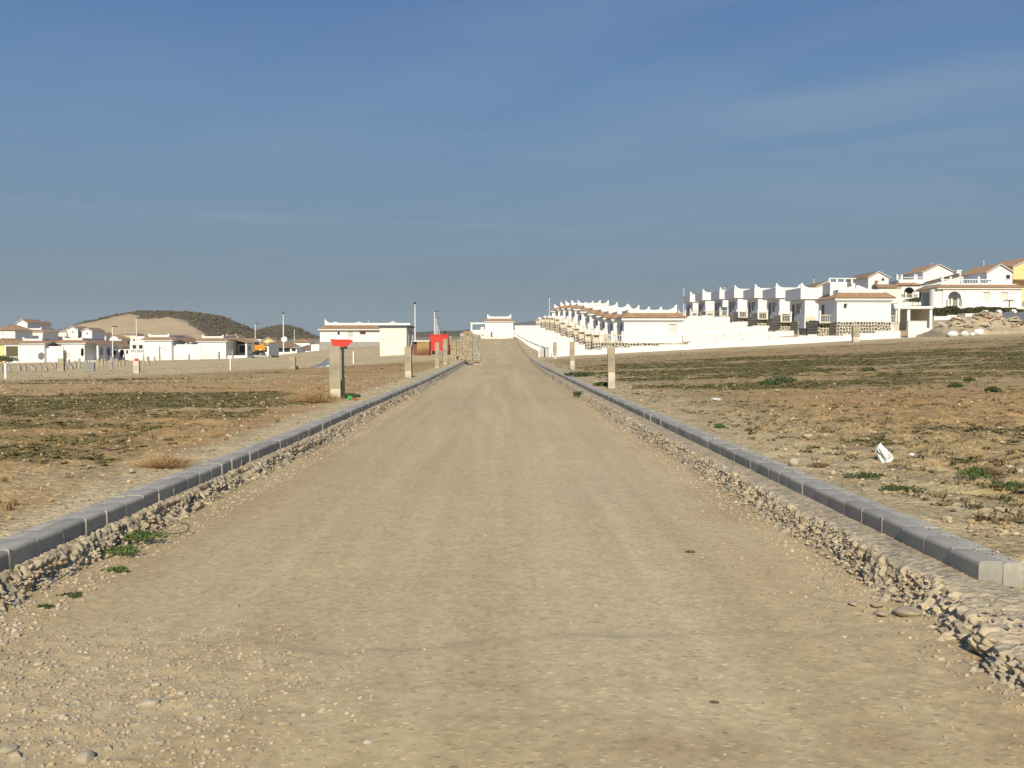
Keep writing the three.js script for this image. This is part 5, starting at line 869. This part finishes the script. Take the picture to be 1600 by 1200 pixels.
for (const [px, py, w, l] of [[1334, 952, 22, 'leftmost grey lump of broken concrete by the kerb end'], [1370, 955, 28, 'upper lump of broken concrete near the kerb end'], [1378, 969, 32, 'palest lump of broken concrete near the kerb end'], [1418, 969, 48, 'long flat lump of broken concrete near the kerb end'], [1470, 965, 54, 'widest lump of broken concrete below the kerb end'], [1338, 900, 26, 'rounded grey lump above the broken concrete'], [1552, 982, 24, 'dark-hollowed lump at the right edge']]) rock(l, px, py, w, { slab: 1, m: 0, lift: 0.25 });
for (const [px, py, w, l] of [[1242, 728, 20, 'pale boulder behind the right kerb'], [1578, 735, 18, 'round pale boulder beside the dry bush at right'], [1592, 741, 16, 'pinkish boulder at the right edge beside the dry bush'], [1262, 687, 15, 'pale rock on the right field above the boulder'], [1302, 742, 12, 'small tan rock right of the pale boulder'], [205, 738, 14, 'pale flat stone behind the left kerb']]) rock(l, px, py, w, { m: 1, lift: 0.4 });
{ // loose gravel, too many to count
  const r = rng(101), gs = [rockGeo(201, 0.6, 1), rockGeo(202, 0.55, 1), rockGeo(203, 0.7, 1)];
  function gravel(name, label, N, place, cols) {
    gs.forEach((g, gi) => { const im = new THREE.InstancedMesh(g, M.clod, N), m = new THREE.Matrix4(), q = new THREE.Quaternion(), e = new THREE.Euler(), c = new THREE.Color(); let n = 0;
      for (let i = 0; i < N; i++) { const p = place(r); if (!p) continue; const [x, y, d, s] = p; e.set((r() - 0.5) * 0.8, r() * 6.28, (r() - 0.5) * 0.8); m.compose(new THREE.Vector3(x, y + s * 0.1, -d), q.setFromEuler(e), new THREE.Vector3(s, s * (0.7 + 0.5 * r()), s * (0.65 + 0.35 * r()))); im.setMatrixAt(n, m); const b = cols[Math.floor(r() * cols.length)], k = 0.8 + 0.4 * r(); im.setColorAt(n, c.setRGB(b[0] * k, b[1] * k, b[2] * k)); n++; }
      im.count = n; im.name = gi ? name + '_' + String(gi).padStart(3, '0') : name; im.userData = { kind: 'stuff', label }; sh(im); scene.add(im); });
  }
  const gc = [[0.39, 0.315, 0.195], [0.42, 0.35, 0.235], [0.33, 0.29, 0.215], [0.36, 0.28, 0.175], [0.32, 0.285, 0.22]];
  gravel('road_gravel', 'fine loose gravel scattered over the dirt road', 7500, r => { const a = r(); let d, x, s; if (a < 0.62) { d = 3.6 + 2.9 * r(); x = -3.0 + 2.9 * r(); const w = sst(-0.3, -1.5, x + 0.5 * vn(x * 2, d * 2)) * sst(6.4, 5.2, d); if (r() > w) return null; s = 0.003 + 0.013 * Math.pow(r(), 3); } else if (a < 0.8) { d = 3.6 + 8 * r(); x = 1.4 + 1.3 * r(); if (r() > sst(1.2, 2.4, x) * (0.4 + 0.6 * vn(x * 3, d * 2))) return null; s = 0.003 + 0.014 * Math.pow(r(), 3); } else { d = 3.6 + 26 * r() * r(); x = (r() - 0.5) * 5.4; if (r() < 0.7) return null; s = 0.003 + 0.007 * Math.pow(r(), 3) + 0.0003 * d * r(); } return [x, roadY(x, d), d, s]; }, gc);
  gravel('bedding_crumbs', 'crumbs of concrete and earth at the foot of the kerb bedding', 4600, r => { const L = r() < 0.5, d = (L ? 4.5 : 4.3) + 26 * Math.pow(r(), 1.7), k = L ? kerbL(d) : kerbR(d), o = (L ? 0.08 : d < 6.1 ? -0.35 : 0.26) + (d < 6.1 && !L ? 1.0 : 0.42) * Math.pow(r(), 1.3), x = (L ? -1 : 1) * (k - o); const s = (0.004 + 0.017 * Math.pow(r(), 3.2)); const y = Math.max(roadY(x, d), Math.min(L ? 0.16 : 0.185, (L ? 0.16 : 0.17) - (o - (L ? 0.1 : 0.3)) * 1.05)); return [x, y, d, s]; }, [[0.40, 0.345, 0.24], [0.43, 0.36, 0.245], [0.36, 0.31, 0.23], [0.38, 0.29, 0.18]]);
  gravel('kerb_crumbs', 'crumbs of earth and mortar lying on top of the kerbs', 260, r => { const L = r() < 0.5, d = (L ? 4.5 : 6.2) + 22 * Math.pow(r(), 1.6), k = L ? kerbL(d) : kerbR(d), x = (L ? -1 : 1) * (k + 0.03 + 0.22 * Math.sqrt(r())); return [x, 0.338, d, 0.003 + 0.009 * Math.pow(r(), 3)]; }, gc);
  gravel('field_rubble', 'pale stones and clods lying over the right field', 9000, r => { const d = 7 + 34 * Math.pow(r(), 2), x = kerbR(d) + 0.4 + (3 + d * 0.55) * r(); const w = 0.35 + 0.9 * fbm(x * 0.6, d * 0.6, 2) + 0.4 * sst(22, 10, d); if (r() > w) return null; const s = (0.007 + 0.04 * Math.pow(r(), 5)) * (0.7 + d * 0.018); return [x, GR(x, d), d, s]; }, [[0.40, 0.32, 0.19], [0.44, 0.365, 0.23], [0.33, 0.24, 0.13], [0.28, 0.20, 0.11]]);
  gravel('verge_stones', 'small stones and clods on the left field and verge', 3000, r => { const d = 7 + 40 * Math.pow(r(), 1.4), x = -(kerbL(d) + 0.4 + (3 + d * 0.6) * r()); const s = (0.006 + 0.028 * Math.pow(r(), 4)) * (0.7 + d * 0.025); return [x, GR(x, d), d, s]; }, [[0.42, 0.33, 0.19], [0.45, 0.38, 0.25], [0.36, 0.235, 0.12]]);
}
// ---------------------------------------------------------------- rubble heap on the right
{
  const d = 104, cx = ax(1545, d), cy = G(cx, d), o = thing('rubble_heap', 'heap of broken slabs and earth at the right edge of the field', 'rubble', [cx, cy, -d]), r = rng(31);
  const H = (x, z) => 2.05 * Math.pow(clamp(1 - (x / 5.6) ** 2), 0.6) * Math.exp(-(((z + 0.8) / 2.6) ** 2)) * (1 + 0.25 * fbm(x * 0.9, z * 0.9, 3)) * (1 - 0.25 * sst(1, 5, x)) + 0.12 * fbm(x * 3, z * 3, 3);
  const us = [], vs = []; for (let i = 0; i <= 70; i++) us.push(-6 + 12 * i / 70); for (let j = 0; j <= 40; j++) vs.push(-6 + 9.5 * j / 40);
  mesh('earth', gridGeo(us, vs, (x, z) => { const k = 1 + 0.2 * fbm(x * 2, z * 2, 3); return [x, H(x, z) - 0.1 - (Math.abs(x) > 5.5 || z < -5.5 || z > 3 ? 0.4 : 0), z, 0.50 * k, 0.41 * k, 0.27 * k]; }), M.soilField, o);
  for (let i = 0; i < 95; i++) { const x = -4.8 + 9.6 * r(), z = -2.5 + 4.6 * r(), s = 0.25 + 0.9 * r() * r(), m = mesh('slab', boxUV(new RoundedBoxGeometry(s * (1 + r()), 0.08 + 0.14 * r(), s * (0.5 + 0.5 * r()), 1, 0.02)), [M.rockPale, M.rock, M.conc, M.concPale, M.pink, M.rockPale][Math.floor(r() * 5.3)], o); m.position.set(x, H(x, z) + 0.04, z); m.rotation.set((r() - 0.5) * 0.9, r() * 3.1, (r() - 0.5) * 0.8); }
  for (const [px, py, w, l, c] of [[1488, 526, 16, 'bluish white rubbish sack at the foot of the rubble heap', [0.62, 0.70, 0.68]], [1507, 526, 14, 'white rubbish sack left of centre below the rubble heap', [0.72, 0.68, 0.64]], [1519, 526.5, 9, 'small pale sack squeezed between two larger sacks', [0.66, 0.70, 0.66]], [1529, 524, 18, 'largest white sack below the rubble heap', [0.72, 0.70, 0.66]]]) { const dd = 100.5, x = ax(px, dd), s = w * dd / F / 2, q = thing('rubbish_sack', l, 'sack', [x, GR(x, dd), -dd]); const g = new THREE.SphereGeometry(1, 20, 14), p = g.attributes.position; for (let i = 0; i < p.count; i++) { const k = 1 + 0.22 * fbm(p.getX(i) * 2 + px, p.getY(i) * 2 + p.getZ(i) * 1.7, 3); p.setXYZ(i, p.getX(i) * s * k, (p.getY(i) * 0.62 * k + 0.5) * s, p.getZ(i) * s * 0.7 * k); } g.computeVertexNormals(); mesh('bag', g, std(c, 0.6), q); mesh('tied_neck', new THREE.ConeGeometry(s * 0.18, s * 0.3, 8).translate(s * 0.2, s * 1.1, 0), std(c, 0.6), q); }
}
// ---------------------------------------------------------------- low growth
function tuftGeo(seed, n, h, spread, wid) {
  const r = rng(seed), pos = []; for (let i = 0; i < n; i++) { const a = r() * 6.28, ro = spread * Math.sqrt(r()) * 0.5, bx0 = Math.cos(r() * 6.28) * ro, bz0 = Math.sin(r() * 6.28) * ro, L = h * (0.5 + 0.6 * r()), le = (0.2 + 0.9 * r()) * spread, w = wid * (0.6 + 0.6 * r()), px = -Math.sin(a) * w, pz = Math.cos(a) * w; const m = [bx0 + Math.cos(a) * le * 0.45, L * 0.65, bz0 + Math.sin(a) * le * 0.45], t = [bx0 + Math.cos(a) * le, L * 0.9, bz0 + Math.sin(a) * le];
    pos.push(bx0 - px, 0, bz0 - pz, bx0 + px, 0, bz0 + pz, m[0] + px, m[1], m[2] + pz, bx0 - px, 0, bz0 - pz, m[0] + px, m[1], m[2] + pz, m[0] - px, m[1], m[2] - pz, m[0] - px, m[1], m[2] - pz, m[0] + px, m[1], m[2] + pz, t[0], t[1], t[2]); }
  const g = new THREE.BufferGeometry(); g.setAttribute('position', new THREE.Float32BufferAttribute(pos, 3)); g.computeVertexNormals(); return g;
}
function scatter(name, label, geo, N, place, cols, seed) {
  const r = rng(seed), im = new THREE.InstancedMesh(geo, M.leaf, N), m = new THREE.Matrix4(), c = new THREE.Color(); let n = 0;
  for (let i = 0; i < N; i++) { const p = place(r); if (!p) continue; const [x, d, s, tint] = p; m.makeRotationY(r() * 6.28).scale(new THREE.Vector3(s, s * (0.7 + 0.5 * r()), s)).setPosition(x, GR(x, d) - 0.004, -d); im.setMatrixAt(n, m); const b = cols[Math.min(cols.length - 1, Math.floor((tint ?? r()) * cols.length))], k = 0.75 + 0.5 * r(); im.setColorAt(n, c.setRGB(b[0] * k, b[1] * k, b[2] * k)); n++; }
  im.count = n; im.name = name; im.userData = { kind: 'stuff', label }; sh(im); scene.add(im);
}
const GRN = [[0.145, 0.135, 0.034], [0.18, 0.155, 0.045], [0.24, 0.19, 0.075], [0.12, 0.12, 0.032]], DRY = [[0.34, 0.25, 0.12], [0.40, 0.30, 0.16], [0.28, 0.19, 0.09]];
const low = tuftGeo(1, 14, 0.019, 0.08, 0.007), tall = tuftGeo(2, 22, 0.075, 0.08, 0.005);
scatter('left_field_growth', 'low green weeds growing in patches over the left field', low, 30000, r => { const d = 9 + 60 * Math.pow(r(), 1.5), x = -(kerbL(d) + 0.7 + (2 + d * 0.62) * r()); if (r() > greenL(x, d) * 1.1) return null; return [x, d, 0.7 + 0.9 * r() + d * 0.012]; }, GRN, 3);
scatter('right_field_growth', 'low green weeds growing in patches over the right field', low, 52000, r => { const d = 7 + 80 * Math.pow(r(), 1.5), x = kerbR(d) + 0.7 + (3 + d * 0.56) * r(); if (r() > greenR(x, d) * 1.05 + 0.03) return null; return [x, d, 0.7 + 1.0 * r() + d * 0.012]; }, GRN, 4);
scatter('dry_grass', 'thin dry grass tufts across both fields', tall, 7000, r => { const d = 8 + 70 * Math.pow(r(), 1.5), sd = r() < 0.5, k = sd ? kerbL(d) : kerbR(d), x = (sd ? -1 : 1) * (k + 0.8 + (2.5 + d * 0.58) * r()); if (r() > 0.25 + 0.8 * fbm(x * 0.35 + 50, d * 0.35, 2)) return null; return [x, d, 0.4 + 0.6 * r() + d * 0.006]; }, DRY, 5);
// leafy weeds and shrubs that stand alone
function leafCloud(seed, n, R, H, leaf, fill = 0.5) { const r = rng(seed), pos = []; for (let i = 0; i < n; i++) { const a = r() * 6.28, q = Math.sqrt(r()), hh = H * Math.pow(r(), fill) * Math.sqrt(Math.max(0, 1 - q * q * 0.85)), k = 1 + 0.3 * Math.sin(a * 3 + seed) + 0.2 * Math.sin(a * 7), x = Math.cos(a) * R * q * k, z = Math.sin(a) * R * q * k * 0.8, s = leaf * (0.6 + 0.8 * r()), u = new THREE.Vector3(r() - 0.5, (r() - 0.3) * 0.9, r() - 0.5).normalize().multiplyScalar(s), v = new THREE.Vector3(r() - 0.5, (r() - 0.5) * 0.5, r() - 0.5).cross(u).normalize().multiplyScalar(s * 0.38), y = hh + 0.004; const P = [x, y, z], m = [x + u.x * 0.5, y + u.y * 0.5, z + u.z * 0.5]; pos.push(...P, m[0] + v.x, m[1] + v.y, m[2] + v.z, x + u.x, y + u.y, z + u.z, ...P, x + u.x, y + u.y, z + u.z, m[0] - v.x, m[1] - v.y, m[2] - v.z); } const g = new THREE.BufferGeometry(); g.setAttribute('position', new THREE.Float32BufferAttribute(pos, 3)); g.computeVertexNormals(); return g; }
function twigs(seed, n, R, H, t) { const r = rng(seed), pos = []; for (let i = 0; i < n; i++) { const a = r() * 6.28, q = Math.sqrt(r()), b = [Math.cos(a) * R * q * 0.5, 0, Math.sin(a) * R * q * 0.4], e = [b[0] + (Math.cos(a) * R * q + (r() - 0.5) * R) * 0.6, H * (0.25 + 0.75 * r()) * (1 - 0.5 * q), b[2] + (Math.sin(a) * R * q + (r() - 0.5) * R) * 0.5], mx = (b[0] + e[0]) / 2 + (r() - 0.5) * R * 0.3, my = e[1] * (0.4 + 0.4 * r()), mz = (b[2] + e[2]) / 2; pos.push(b[0] - t, b[1], b[2], b[0] + t, b[1], b[2], mx, my, mz, mx - t * 0.7, my, mz + t, mx + t * 0.7, my, mz, ...e); } const g = new THREE.BufferGeometry(); g.setAttribute('position', new THREE.Float32BufferAttribute(pos, 3)); g.computeVertexNormals(); return g; }
scatter('dark_stubble', 'dark withered stubble among the stones of the near right field', tuftGeo(6, 12, 0.05, 0.09, 0.006), 9000, r => { const d = 7.5 + 24 * Math.pow(r(), 1.3), x = kerbR(d) + 0.7 + (2.5 + d * 0.55) * r(); if (r() > 0.2 + 1.1 * fbm(x * 0.9 + 9, d * 0.9, 3) + 0.3 * greenR(x, d)) return null; return [x, d, 0.5 + 0.7 * r()]; }, [[0.12, 0.085, 0.04], [0.16, 0.12, 0.055], [0.085, 0.075, 0.03]], 8);
const green1 = std([0.085, 0.13, 0.03], 0.85), green2 = std([0.06, 0.085, 0.028], 0.9), brownT = std([0.20, 0.13, 0.075], 0.95), strawT = std([0.40, 0.27, 0.13], 0.95);
function weed(label, px, py, wpx, hk, o = {}) {
  const d = ground(px, py), x = ax(px, d, py), R = wpx * d / F / 2, t = thing(o.dry ? 'dry_bush' : 'weed', label, o.dry ? 'dry bush' : 'weed', [x, level(x, d) + (o.up || 0) - 0.01, -d], 0, o.group), sd = Math.round(px * 3 + py);
  if (o.dry) { mesh('twigs', twigs(sd, o.n || 420, R, R * hk, Math.max(0.0025, d * 0.00016)), o.straw ? strawT : brownT, t); mesh('seed_heads', leafCloud(sd + 1, 300, R * 0.85, R * hk * 0.8, Math.max(0.015, d * 0.0012)), o.straw ? strawT : brownT, t); }
  else { mesh('foliage', leafCloud(sd, o.n || 380, R, R * hk, Math.max(0.022, d * 0.0022)), o.dark ? green2 : green1, t); mesh('stem', twigs(sd + 2, 30, R, R * hk * 0.6, 0.003), o.dark ? green2 : green1, t); }
}
weed('bright green weed clump at the foot of the left kerb bedding', 222, 850, 62, 0.3, { up: 0.05, n: 520 }); weed('green weed spreading just below the brightest clump', 190, 868, 58, 0.22, { up: 0.03 }); weed('small green weed tuft below the left clumps', 184, 893, 34, 0.25); weed('grey-green weed on the dirt left of the road', 110, 932, 28, 0.25, { dark: 1, n: 160 }); weed('tiny dark weed nearest the left edge of the road', 70, 950, 20, 0.3, { dark: 1, n: 120 });
weed('dark green weed at the right field edge above the kerb', 1523, 757, 44, 0.8, { n: 520 }); weed('flat green mat at the right edge of the near field', 1575, 768, 60, 0.22, { dark: 1 }); weed('dark green mat on the right field near the kerb', 1350, 748, 54, 0.25, { dark: 1 }); weed('green mat below the white bag', 1405, 768, 60, 0.2, { dark: 1 });
weed('large dark shrub cluster mid right field', 1222, 597, 42, 0.5, { dark: 1 }); weed('dark shrub left of the mid field cluster', 1204, 602, 30, 0.4, { dark: 1 }); weed('rounded dark shrub in the middle of the right field', 1357, 584, 20, 0.6, { dark: 1 }); weed('dark shrub on the right of the orange earth', 1492, 607, 18, 0.7, { dark: 1 }); weed('small dark shrub above the orange earth', 1514, 599, 14, 0.6, { dark: 1 }); weed('low shrub at the right end of the orange earth', 1552, 613, 20, 0.6, { dark: 1 });
weed('weed clump at the foot of the nearest left pillar', 545, 622, 22, 0.6, { dark: 1 }); weed('weed clump in front of the nearest right pillar', 940, 616, 20, 0.4, { dark: 1 }); weed('weed on the kerb bedding right of the road', 904, 621, 13, 0.5, { dark: 1, up: 0.08 }); weed('weeds between the right pillars', 907, 588, 40, 0.3, { dark: 1 }); weed('weed tuft behind the right kerb', 1125, 668, 12, 0.6, {});
weed('wide straw coloured bush beside the nearest left pillar', 487, 629, 88, 0.62, { dry: 1, straw: 1, n: 1500 }); weed('straw coloured bush behind the left kerb', 258, 728, 104, 0.5, { dry: 1, straw: 1, n: 1500 }); weed('pale straw tuft along the left verge', 345, 680, 40, 0.35, { dry: 1, straw: 1 });
weed('large brown dry bush at the right of the near field', 1540, 744, 62, 0.65, { dry: 1, n: 1100 }); weed('brown dry bush left of the large one', 1478, 736, 46, 0.55, { dry: 1, n: 700 }); weed('brown dry bush beside the pale boulder', 1280, 730, 36, 0.45, { dry: 1, n: 500 }); weed('small brown bush on the right field near the kerb', 1172, 674, 20, 0.6, { dry: 1 });
// bent wire lying by the left bedding
{ const d = ground(272, 836), x = ax(272, d), o = thing('bent_wire', 'thin dark bent wire lying beside the left bedding', 'wire', [x, roadY(x, d) + 0.03, -d]); const c = new THREE.CatmullRomCurve3([[-0.12, 0.03, 0.04], [-0.03, 0.0, 0.1], [0.1, 0.01, 0.06], [0.09, 0.05, -0.04], [0.02, 0.06, -0.06]].map(p => new THREE.Vector3(...p))); mesh('strand', new THREE.TubeGeometry(c, 30, 0.004, 6), M.blackPipe, o); }
// ---------------------------------------------------------------- litter
function crumple(label, px, py, wpx, hpx, col, name = 'plastic_bag', cat = 'bag', lobes = 1) {
  const d = ground(px, py), x = ax(px, d), W = wpx * d / F / 2, H = hpx * d / F, parts = [], r = rng(Math.round(px + py));
  for (let q = 0; q < lobes; q++) {
    const s = lobes > 1 ? 0.5 + 0.25 * r() : 1, ox = lobes > 1 ? (r() - 0.5) * W : 0, oy = lobes > 1 ? H * 0.62 * q / (lobes - 1) : 0, g = new THREE.SphereGeometry(1, 22, 15), p = g.attributes.position;
    for (let i = 0; i < p.count; i++) { const a = p.getX(i), b = p.getY(i), c = p.getZ(i), k = 0.9 + 0.6 * Math.abs(vn(a * 2.2 + px + q * 5, b * 2.2 + c * 1.9)) - 0.5 * Math.abs(vn(a * 4.5 + q, b * 4 + c * 3.5 + py)); p.setXYZ(i, ox + a * W * k * s * (1 + 0.2 * vn(b * 2, q)), oy + (b * 0.5 * k + 0.42) * H * s, c * W * 0.7 * k * s); }
    g.rotateZ(lobes > 1 ? (r() - 0.5) * 0.5 : 0); parts.push(g.toNonIndexed());
  }
  const g = merge(parts); g.computeVertexNormals(); const m = mesh(name, g, std(col, 0.55)); m.position.set(x, level(x, d), -d); return tag(m, label, cat);
}
{ // crumpled bag: a folded skin gathered at the top
  const d = ground(1385, 722), x = ax(1385, d), W = 10 * d / F, H = 31 * d / F, us = [], vs = []; for (let i = 0; i <= 48; i++) us.push(i / 48); for (let j = 0; j <= 26; j++) vs.push(j / 26);
  const g = gridGeo(us, vs, (u, v) => { const a = (u === 1 ? 0 : u) * 6.2832, ca = Math.cos(a), sa = Math.sin(a), fold = 0.62 + 0.75 * Math.abs(vn(ca * 2.1 + 4, sa * 2.1 + v * 2.6)) - 0.3 * Math.abs(vn(ca * 4 + 9, sa * 4 + v * 5)), prof = Math.pow(Math.sin(Math.PI * clamp(0.06 + 0.9 * v)), 0.6) * (1.05 - 0.45 * v); return [W * (ca * fold * prof * 1.25 - 0.5 * v + 0.35 * Math.sin(v * 5)), H * (v + 0.12 * vn(ca * 2, sa * 2 + 7) * v), W * sa * fold * prof, 1, 1, 1]; });
  const m = mesh('plastic_bag', g, std([0.62, 0.64, 0.65], 0.5)); m.position.set(x, level(x, d) - 0.01, -d); tag(m, 'crumpled white plastic bag on the right field', 'bag');
}
crumple('small white scrap right of the white bag', 1427, 716, 8, 5, [0.72, 0.74, 0.75], 'paper_scrap', 'paper'); crumple('white scrap on the green patch of the right field', 1120, 627, 17, 4, [0.74, 0.72, 0.68], 'paper_scrap', 'paper');
crumple('green plastic scrap beside the nearest left pillar', 546, 624, 8, 6, [0.06, 0.38, 0.13], 'plastic_scrap', 'litter'); crumple('red plastic scrap beside the green one', 555, 625, 9, 3, [0.55, 0.12, 0.06], 'plastic_scrap', 'litter'); crumple('dark rag behind the red scrap', 557, 620, 14, 4, [0.03, 0.03, 0.03], 'rag', 'litter'); crumple('brown flat scrap on the right of the road', 1120, 1106, 16, 2, [0.13, 0.09, 0.05], 'bark_scrap', 'litter'); crumple('dark brown scrap right of the road centre', 1080, 866, 16, 3, [0.14, 0.085, 0.05], 'bark_scrap', 'litter');
crumple('red scrap on top of the round-shouldered pillar', 214, 584, 7, 5, [0.55, 0.1, 0.06], 'plastic_scrap', 'litter').position.set(ax(213.5, 62), ay(564, 62) - 0.02, -62);
// ---------------------------------------------------------------- hedge, palm, cypress in front of the villas
{
  const d = 150, x0 = ax(1456, d), x1 = ax(1640, d), y = ay(492, d), H = ay(478.5, d) - y, r = rng(55), pos = [];
  for (let i = 0; i < 14000; i++) { const u = r(), x = mix(0, x1 - x0, u), h = H * (0.85 + 0.22 * fbm(x * 0.7, 3, 3)) * Math.pow(r(), 0.7) * (1 - 0.35 * sst(0.45, 1, u)), z = (r() - 0.5) * 1.6, s = 0.12 + 0.14 * r(), a = new THREE.Vector3(r() - 0.5, r() - 0.3, r() - 0.5).normalize().multiplyScalar(s), b = new THREE.Vector3(r() - 0.5, r() - 0.5, r() - 0.5).normalize().multiplyScalar(s * 0.6); pos.push(x - a.x, h - a.y, z - a.z, x + b.x, h + b.y, z + b.z, x + a.x, h + a.y, z + a.z); }
  const g = new THREE.BufferGeometry(); g.setAttribute('position', new THREE.Float32BufferAttribute(pos, 3)); g.computeVertexNormals();
  const o = thing('hedge', 'dark green hedge running below the arcade villa', 'hedge', [x0, y, -d]); mesh('foliage', g, std([0.075, 0.085, 0.028], 0.9), o); mesh('trellis', merge([0, 1, 2, 3, 4, 5, 6, 7].map(i => cyl(0.05, 0.04, H * 0.8 + 1.5, 1 + i * 2.2, -1.5, 0, 6))), M.wood, o);
  const p = thing('palm', 'small young palm in front of the arcade villa', 'palm', at(1577, 476, 152)); mesh('trunk', cyl(0.12, 0.09, 0.9, 0, -0.3, 0, 8), M.wood, p); for (let i = 0; i < 13; i++) { const a = i * 2.4, L = 0.75 + 0.3 * r(), u = 0.3 + 0.5 * r(), pp = []; for (let k = 0; k < 10; k++) { const t = k / 10, cx = Math.cos(a) * L * t, cz = Math.sin(a) * L * t, cy = 0.6 + u * t - 0.75 * t * t, w = 0.16 * (1 - t * 0.6); for (const s of [-1, 1]) pp.push(cx, cy, cz, cx + Math.cos(a) * 0.1, cy, cz + Math.sin(a) * 0.1, cx - Math.sin(a) * w * s + Math.cos(a) * 0.14, cy - 0.08, cz + Math.cos(a) * w * s + Math.sin(a) * 0.14); } const q = new THREE.BufferGeometry(); q.setAttribute('position', new THREE.Float32BufferAttribute(pp, 3)); q.computeVertexNormals(); mesh('frond', q, green2, p); }
  const c = thing('cypress', 'small dark conical cypress in front of the crest house', 'tree', [ax(768, 203), roadH(203) - 0.1, -203]); const lf = []; for (let i = 0; i < 900; i++) { const t = r(), rr = 0.34 * Math.pow(1 - t, 0.7) * Math.sqrt(r()), a = r() * 6.28, x = Math.cos(a) * rr, z = Math.sin(a) * rr, yy = 0.15 + 1.35 * t; lf.push(x, yy, z, x + 0.08 * (r() - 0.5), yy + 0.12, z + 0.08 * (r() - 0.5), x + 0.05 * (r() - 0.5), yy + 0.05, z + 0.09 * (r() - 0.5)); } const cg = new THREE.BufferGeometry(); cg.setAttribute('position', new THREE.Float32BufferAttribute(lf, 3)); cg.computeVertexNormals(); mesh('crown', cg, green2, c); mesh('trunk', cyl(0.05, 0.04, 0.4, 0, 0, 0, 6), M.wood, c);
  const h2 = thing('hedge', 'dark hedge at the far left below the porch', 'hedge', [ax(-12, 158), ay(566, 158), -158]); mesh('foliage', leafCloud(5, 2200, 2.2, 1.0, 0.16).translate(1.2, 0, 0), green2, h2); mesh('stems', merge([0, 1, 2].map(i => cyl(0.05, 0.04, 1.6, 0.4 + i, -1.2, 0, 6))), M.wood, h2);
  const h3 = thing('hedge', 'dark clipped hedge in front of the left villa', 'hedge', [ax(1419, 192), ay(472, 192), -192]); mesh('foliage', leafCloud(9, 2600, 2.4, 0.9, 0.2).translate(2.4, 0, 0), green2, h3); mesh('stems', merge([0, 1, 2, 3].map(i => cyl(0.06, 0.05, 1.8, 0.7 + i * 1.1, -1.5, 0, 6))), M.wood, h3);
}
renderer.render(scene, camera);
